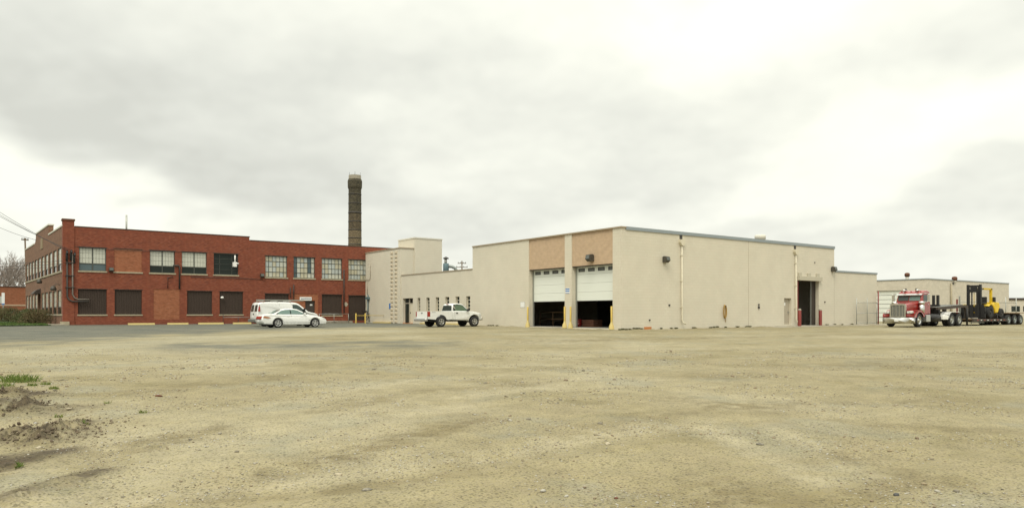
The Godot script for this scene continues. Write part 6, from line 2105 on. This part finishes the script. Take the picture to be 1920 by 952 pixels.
func build_gate() -> void:
	var zg := ZG + 0.35
	var a := xz(1607, zg); var m := xz(1627, zg); var b := xz(1645, zg)
	var o := thing("chain_link_gate", "grey chain-link gate standing open against the low cream wing", "gate", Vector3(a, 0, zg))
	for x in [a, m, b]:
		part_tube(o, "upright", "galvanised", [Vector3(x - a, 0.05, 0), Vector3(x - a, 2.35 if x < b else 1.95, 0)], 0.035, 6)
	for y in [1.95, 1.02, 0.15]: part_tube(o, "rail", "galvanised", [Vector3(0, y, 0), Vector3(b - a, y, 0)], 0.028, 6)
	chain_mesh(o, 0.0, b - a, 0.15, 1.95)
	var rp := thing("red_post", "tall thin red gate post at the corner of the low cream wing", "post", Vector3(b + 0.25, 0, zg))
	part_tube(rp, "post", "red_paint", [Vector3(0, 0, 0), Vector3(0, 3.0, 0)], 0.06, 8)
	part_tube(rp, "hinge", "galvanised", [Vector3(-0.2, 1.95, 0), Vector3(0, 1.95, 0)], 0.03, 6)
	# yard fence behind the trailer's tail
	var f := thing("chain_link_fence", "grey chain-link fence beyond the trailer's rear wheels", "fence", Vector3(74.5, 0, -31.5))
	for i in 6:
		part_tube(f, "post", "galvanised", [Vector3(i * 2.6, 0, 0), Vector3(i * 2.6, 2.65, 0)], 0.045, 6)
	part_tube(f, "rail", "galvanised", [Vector3(0, 2.1, 0), Vector3(13.0, 2.1, 0)], 0.03, 6)
	chain_mesh(f, 0.0, 13.0, 0.05, 2.1)

func chain_mesh(parent: Node, x0: float, x1: float, y0: float, y1: float) -> void:
	var st := S()
	var h := y1 - y0
	var n := int((x1 - x0 + h) / 0.11)
	for i in n:
		for s in [-1.0, 1.0]:
			var x: float = x0 - h + i * 0.11 if s > 0 else x0 + i * 0.11
			# clip the diagonal to the frame
			var t0 := 0.0; var t1 := 1.0
			if s > 0:
				if x < x0: t0 = (x0 - x) / h
				if x + h > x1: t1 = (x1 - x) / h
			else:
				if x - h < x0: t1 = (x - x0) / h
				if x > x1: t0 = (x - x1) / h
			if t1 - t0 < 0.02: continue
			var a := Vector3(x + s * h * t0, y0 + h * t0, 0.01 * s); var b := Vector3(x + s * h * t1, y0 + h * t1, 0.01 * s)
			var w := Vector3(0.0025, 0.0025, 0)
			quad(st, a - w, a + w, b + w, b - w)
	var o := put(st, "wire_mesh", M.galvanised, parent)
	o.set_meta("kind", "stuff")

# ------------------------------------------------------------------ plants
func build_plants() -> void:
	var g := mat("grass", Color(1, 1, 1), 0.8)
	g.vertex_color_use_as_albedo = true
	var lw := mat("lawn", lin(0.06, 0.125, 0.02), 0.95)
	weather(lw, noise_tex(256, 0.03, 0.45, 1.0, 61), Vector3(2.5, 2.5, 2.5))
	var la := S()
	box2(la, Vector3(-60.0, 0.0, -135.0), Vector3(5.2, 0.06, -71.5))
	box2(la, Vector3(-60.0, 0.0, -71.5), Vector3(1.0, 0.06, -69.4))
	var lo := put(la, "lawn", lw)
	lo.set_meta("kind", "structure")
	# blades over the strip of lawn in view
	var mm := MultiMesh.new()
	mm.transform_format = MultiMesh.TRANSFORM_3D
	mm.use_colors = true
	mm.mesh = blade_mesh()
	mm.instance_count = 9000
	for i in 9000:
		var p := Vector3(rng.randf_range(-8.0, 5.0), 0.06, -69.5 - 22.0 * pow(rng.randf(), 1.6))
		if p.z > -71.5 and p.x > 0.9: p.z -= 2.2
		var h := rng.randf_range(0.05, 0.14)
		mm.set_instance_transform(i, Transform3D(Basis(Vector3.UP, rng.randf() * TAU).scaled(Vector3(0.06, h, 0.06)), p))
		var t := rng.randf()
		mm.set_instance_color(i, Color(0.05, 0.11, 0.014).lerp(Color(0.10, 0.14, 0.03), t))
	var go := MultiMeshInstance3D.new()
	go.name = "lawn_grass"
	go.multimesh = mm
	go.material_override = g
	go.set_meta("kind", "stuff")
	go.set_meta("label", "short green grass on the strip of lawn beside the brick factory")
	go.set_meta("category", "grass")
	add_child(go)
	# grass tufts and small weeds on the dirt
	for q in [[32, 716, 0.42, 420, "wide tuft of green grass on the mound at the yard edge"], [-6, 726, 0.3, 200, "low tuft of grass at the foot of the wide tuft"], [60, 724, 0.22, 120, "small broad-leaved weed right beside the wide grass tuft"], [100, 731, 0.2, 110, "bright green tuft at the tip of the stony patch"], [84, 722, 0.2, 90, "thin weed between two grass tufts on the stones"],
			[200, 757, 0.1, 30, "tiny green weed alone on the dirt"], [266, 775, 0.13, 40, "tiny yellow-green weed beyond the soil ridge"], [158, 802, 0.12, 40, "small yellow-green weed near the end of the lower ridge"], [108, 782, 0.12, 40, "small weed under the upper soil ridge"], [36, 869, 0.1, 30, "lone green weed on the dirt below the ridges"]]:
		var p := gp(q[0], q[1])
		tuft("grass_tuft" if q[2] > 0.25 else "weed", q[4], p, q[2], q[3])
	# weeds along the foot of the cream walls
	for u in [1163, 1168, 1175, 1182, 1190, 1197, 1203, 1240, 1259, 1268, 1303, 1332, 1339, 1345, 1360, 1384, 1400, 1406, 1551, 1566, 1580, 1598]:
		var z := ZG + 0.12
		var w := Vector3(xz(u, z), 0, z)
		w.y = gy(w) - 0.005
		weed_at(w, "small dark weed growing at the foot of the long cream wall")
	for u in [918, 924, 932]:
		weed_at(Vector3(XG - 0.12, -0.04, zx(u, XG - 0.12)), "small dark weed at the foot of the garage front beside the pickup")
	# shrubs in front of the end facade
	var n := 0
	for q in [[104, 67.5, 0.95, 1], [92, 70.0, 1.0, 2], [79, 73.0, 1.05, 0], [66, 76.5, 1.0, 2], [52, 80.0, 1.05, 1], [36, 84.0, 1.15, 0], [20, 86.0, 1.3, 1], [4, 88.0, 1.3, 0], [-10, 86.0, 1.2, 2]]:
		var p := at(q[0], q[1])
		if q[0] > 48: p.x = minf(p.x, 4.6)
		shrub(p, q[2], q[3], ["reddish brown shrub nearest the factory corner", "red-brown and green shrub second from the factory corner", "green shrub below the facade door", "mixed green and brown shrub below the far windows", "green-brown shrub at the far end of the facade", "dark green shrub before the far brick shop", "brown-tinged shrub before the far brick shop", "dense dark shrub by the white and blue sign", "low shrub at the lawn's far edge"][n], n)
		n += 1
	bare_tree(at(2, 150.0), 17.0, 5, "pale bare tree behind the far brick shop, beside the upright sign")
	bare_tree(at(26, 165.0), 15.5, 9, "pale bare tree standing behind the middle of the far brick shop")
	bare_tree(at(48, 175.0), 16.0, 14, "pale bare tree rising between the far shop and the factory")
	bare_tree(at(-22, 150.0), 16.0, 31, "pale bare tree at the outer end of the far brick shop")
	bare_tree(at(1907, 215.0), 7.6, 3, "small bare tree behind the far shed")
	bare_tree(at(1930, 225.0), 8.2, 6, "second bare tree behind the far shed")

func blade_mesh() -> ArrayMesh:
	var st := S()
	tri(st, Vector3(-0.5, 0, 0), Vector3(0.1, 1, 0.4), Vector3(0.5, 0, 0))
	tri(st, Vector3(0, 0, -0.5), Vector3(-0.4, 0.8, 0.2), Vector3(0.1, 0, 0.5))
	st.generate_normals()
	return st.commit()

func tuft(called: String, label: String, p: Vector2, r: float, count: int) -> void:
	var w := Vector3(0.58779 * p.x + 0.80902 * p.y, yard_y(p.x, p.y), -0.80902 * p.x + 0.58779 * p.y)
	var o := thing(called, label, "weed" if called == "weed" else "grass", w)
	var st := S()
	for i in count:
		var a := rng.randf() * TAU
		var d := r * sqrt(rng.randf()) * (1.0 if called == "grass_tuft" else 0.45)
		var ls := p.y + cos(a) * d; var ss := p.x + sin(a) * d * 0.6
		var b := Vector3(0.58779 * ss + 0.80902 * ls, yard_y(ss, ls) - 0.005, -0.80902 * ss + 0.58779 * ls) - w
		var h := rng.randf_range(0.05, 0.15) * clampf(r * 2.5, 0.4, 1.1)
		var t := rng.randf() * TAU
		var s := Vector3(cos(t), 0, sin(t)) * 0.006
		var lean := Vector3(rng.randf_range(-0.5, 0.5), 1.0, rng.randf_range(-0.5, 0.5)) * h
		st.set_color(Color(0.085, 0.15, 0.02).lerp(Color(0.22, 0.23, 0.06), rng.randf() * (0.6 if called == "grass_tuft" else 1.0)))
		tri(st, b - s, b + lean * 0.6 - s * 0.5, b + s)
		tri(st, b + s, b + lean * 0.6 - s * 0.5, b + lean + Vector3(lean.x, 0, lean.z) * 0.4)
	put(st, "blades", M.grass, o)

func weed_at(w: Vector3, label: String) -> void:
	var o := thing("wall_weed", label, "weed", w, 0.0, "weeds at the wall foot")
	var st := S()
	var wide := rng.randf_range(0.06, 0.22)
	for i in 22:
		var b := Vector3(rng.randf_range(-wide, wide), 0, rng.randf_range(-0.06, 0.08))
		var h := rng.randf_range(0.04, 0.12)
		var d := Vector3(rng.randf_range(-0.06, 0.06), h, rng.randf_range(-0.04, 0.06))
		st.set_color(Color(0.045, 0.06, 0.02).lerp(Color(0.12, 0.10, 0.04), rng.randf()))
		tri(st, b - Vector3(0.02, 0, 0), b + d, b + Vector3(0.02, 0, 0))
		tri(st, b + d * 0.4, b + d * 0.9 + Vector3(0.05, 0, 0.02), b + d * 0.9 - Vector3(0.04, 0, 0.02))
	put(st, "leaves", M.grass, o)

func shrub(p: Vector3, h: float, kind: int, label: String, sd: int) -> void:
	var o := thing("shrub", label, "shrub", p, 0.0, "shrubs along the end facade")
	var r := RandomNumberGenerator.new()
	r.seed = 300 + sd
	var st := S()
	var stems := S(true)
	var tones: Array = [[Color(0.045, 0.065, 0.018), Color(0.09, 0.10, 0.028)], [Color(0.14, 0.085, 0.045), Color(0.10, 0.10, 0.03)], [Color(0.105, 0.09, 0.04), Color(0.065, 0.11, 0.024)]][kind]
	for i in 22:
		var a := r.randf() * TAU
		var q := Vector3(cos(a) * r.randf_range(0.3, 1.2), h * r.randf_range(0.6, 1.05), sin(a) * r.randf_range(0.3, 1.2))
		tube(stems, [Vector3(q.x * 0.3, 0, q.z * 0.3), q * Vector3(0.7, 0.6, 0.7), q], 0.016, 4, 0.005)
	put(stems, "stems", M.wood_pole, o)
	for i in 3600:
		var a := r.randf() * TAU
		var y := pow(r.randf(), 0.7)
		var rad := 1.45 * sqrt(r.randf()) * (1.0 - 0.35 * y * y) * (1.0 + 0.2 * sin(a * 3.0 + sd))
		var b := Vector3(cos(a) * rad, 0.05 + y * h * 1.12 * (1.0 + 0.18 * sin(a * 2.0 + sd * 1.7)), sin(a) * rad * 0.8)
		var u := Vector3(r.randf_range(-1, 1), r.randf_range(-1, 1), r.randf_range(-1, 1)).normalized() * 0.06
		var v := Vector3(r.randf_range(-1, 1), r.randf_range(-1, 1), r.randf_range(-1, 1)).normalized() * 0.05
		st.set_color(tones[0].lerp(tones[1], r.randf()))
		tri(st, b - u, b + v, b + u)
	put(st, "foliage", M.grass, o)

func bare_tree(p: Vector3, h: float, sd: int, label: String) -> void:
	var o := thing("bare_tree", label, "tree", p)
	var r := RandomNumberGenerator.new()
	r.seed = sd
	var trunk := S(true)
	var twigs := S()
	tube(trunk, [Vector3(0, 0, 0), Vector3(0.1, h * 0.18, 0.05), Vector3(0, h * 0.34, 0)], h * 0.022, 7, h * 0.016)
	for i in 6: limb(trunk, twigs, r, Vector3(0, h * (0.24 + 0.10 * r.randf()), 0), Vector3(cos(i * 1.05 + r.randf()), r.randf_range(0.7, 1.6), sin(i * 1.05 + r.randf())).normalized(), h * r.randf_range(0.24, 0.33), h * 0.010, 0)
	put(trunk, "trunk", M.bark_grey, o)
	put(twigs, "crown", M.bark_grey, o)

func limb(trunk: SurfaceTool, twigs: SurfaceTool, r: RandomNumberGenerator, a: Vector3, d: Vector3, l: float, w: float, lev: int) -> void:
	var bend := Vector3(r.randf_range(-0.25, 0.25), r.randf_range(-0.05, 0.2), r.randf_range(-0.25, 0.25))
	var m := a + d * l * 0.55
	var e := m + (d + bend).normalized() * l * 0.45
	if lev < 2: tube(trunk, [a, m, e], w, 5, w * 0.55)
	else: tube(twigs, [a, m, e], w, 3, w * 0.5)
	if lev >= 4: return
	for i in (4 if lev < 3 else 3):
		var t := r.randf_range(0.35, 1.0)
		var b := a.lerp(m, t / 0.55) if t < 0.55 else m.lerp(e, (t - 0.55) / 0.45)
		var nd := (d + Vector3(r.randf_range(-0.9, 0.9), r.randf_range(-0.3, 0.7), r.randf_range(-0.9, 0.9))).normalized()
		limb(trunk, twigs, r, b, nd, l * r.randf_range(0.5, 0.72), w * 0.55, lev + 1)
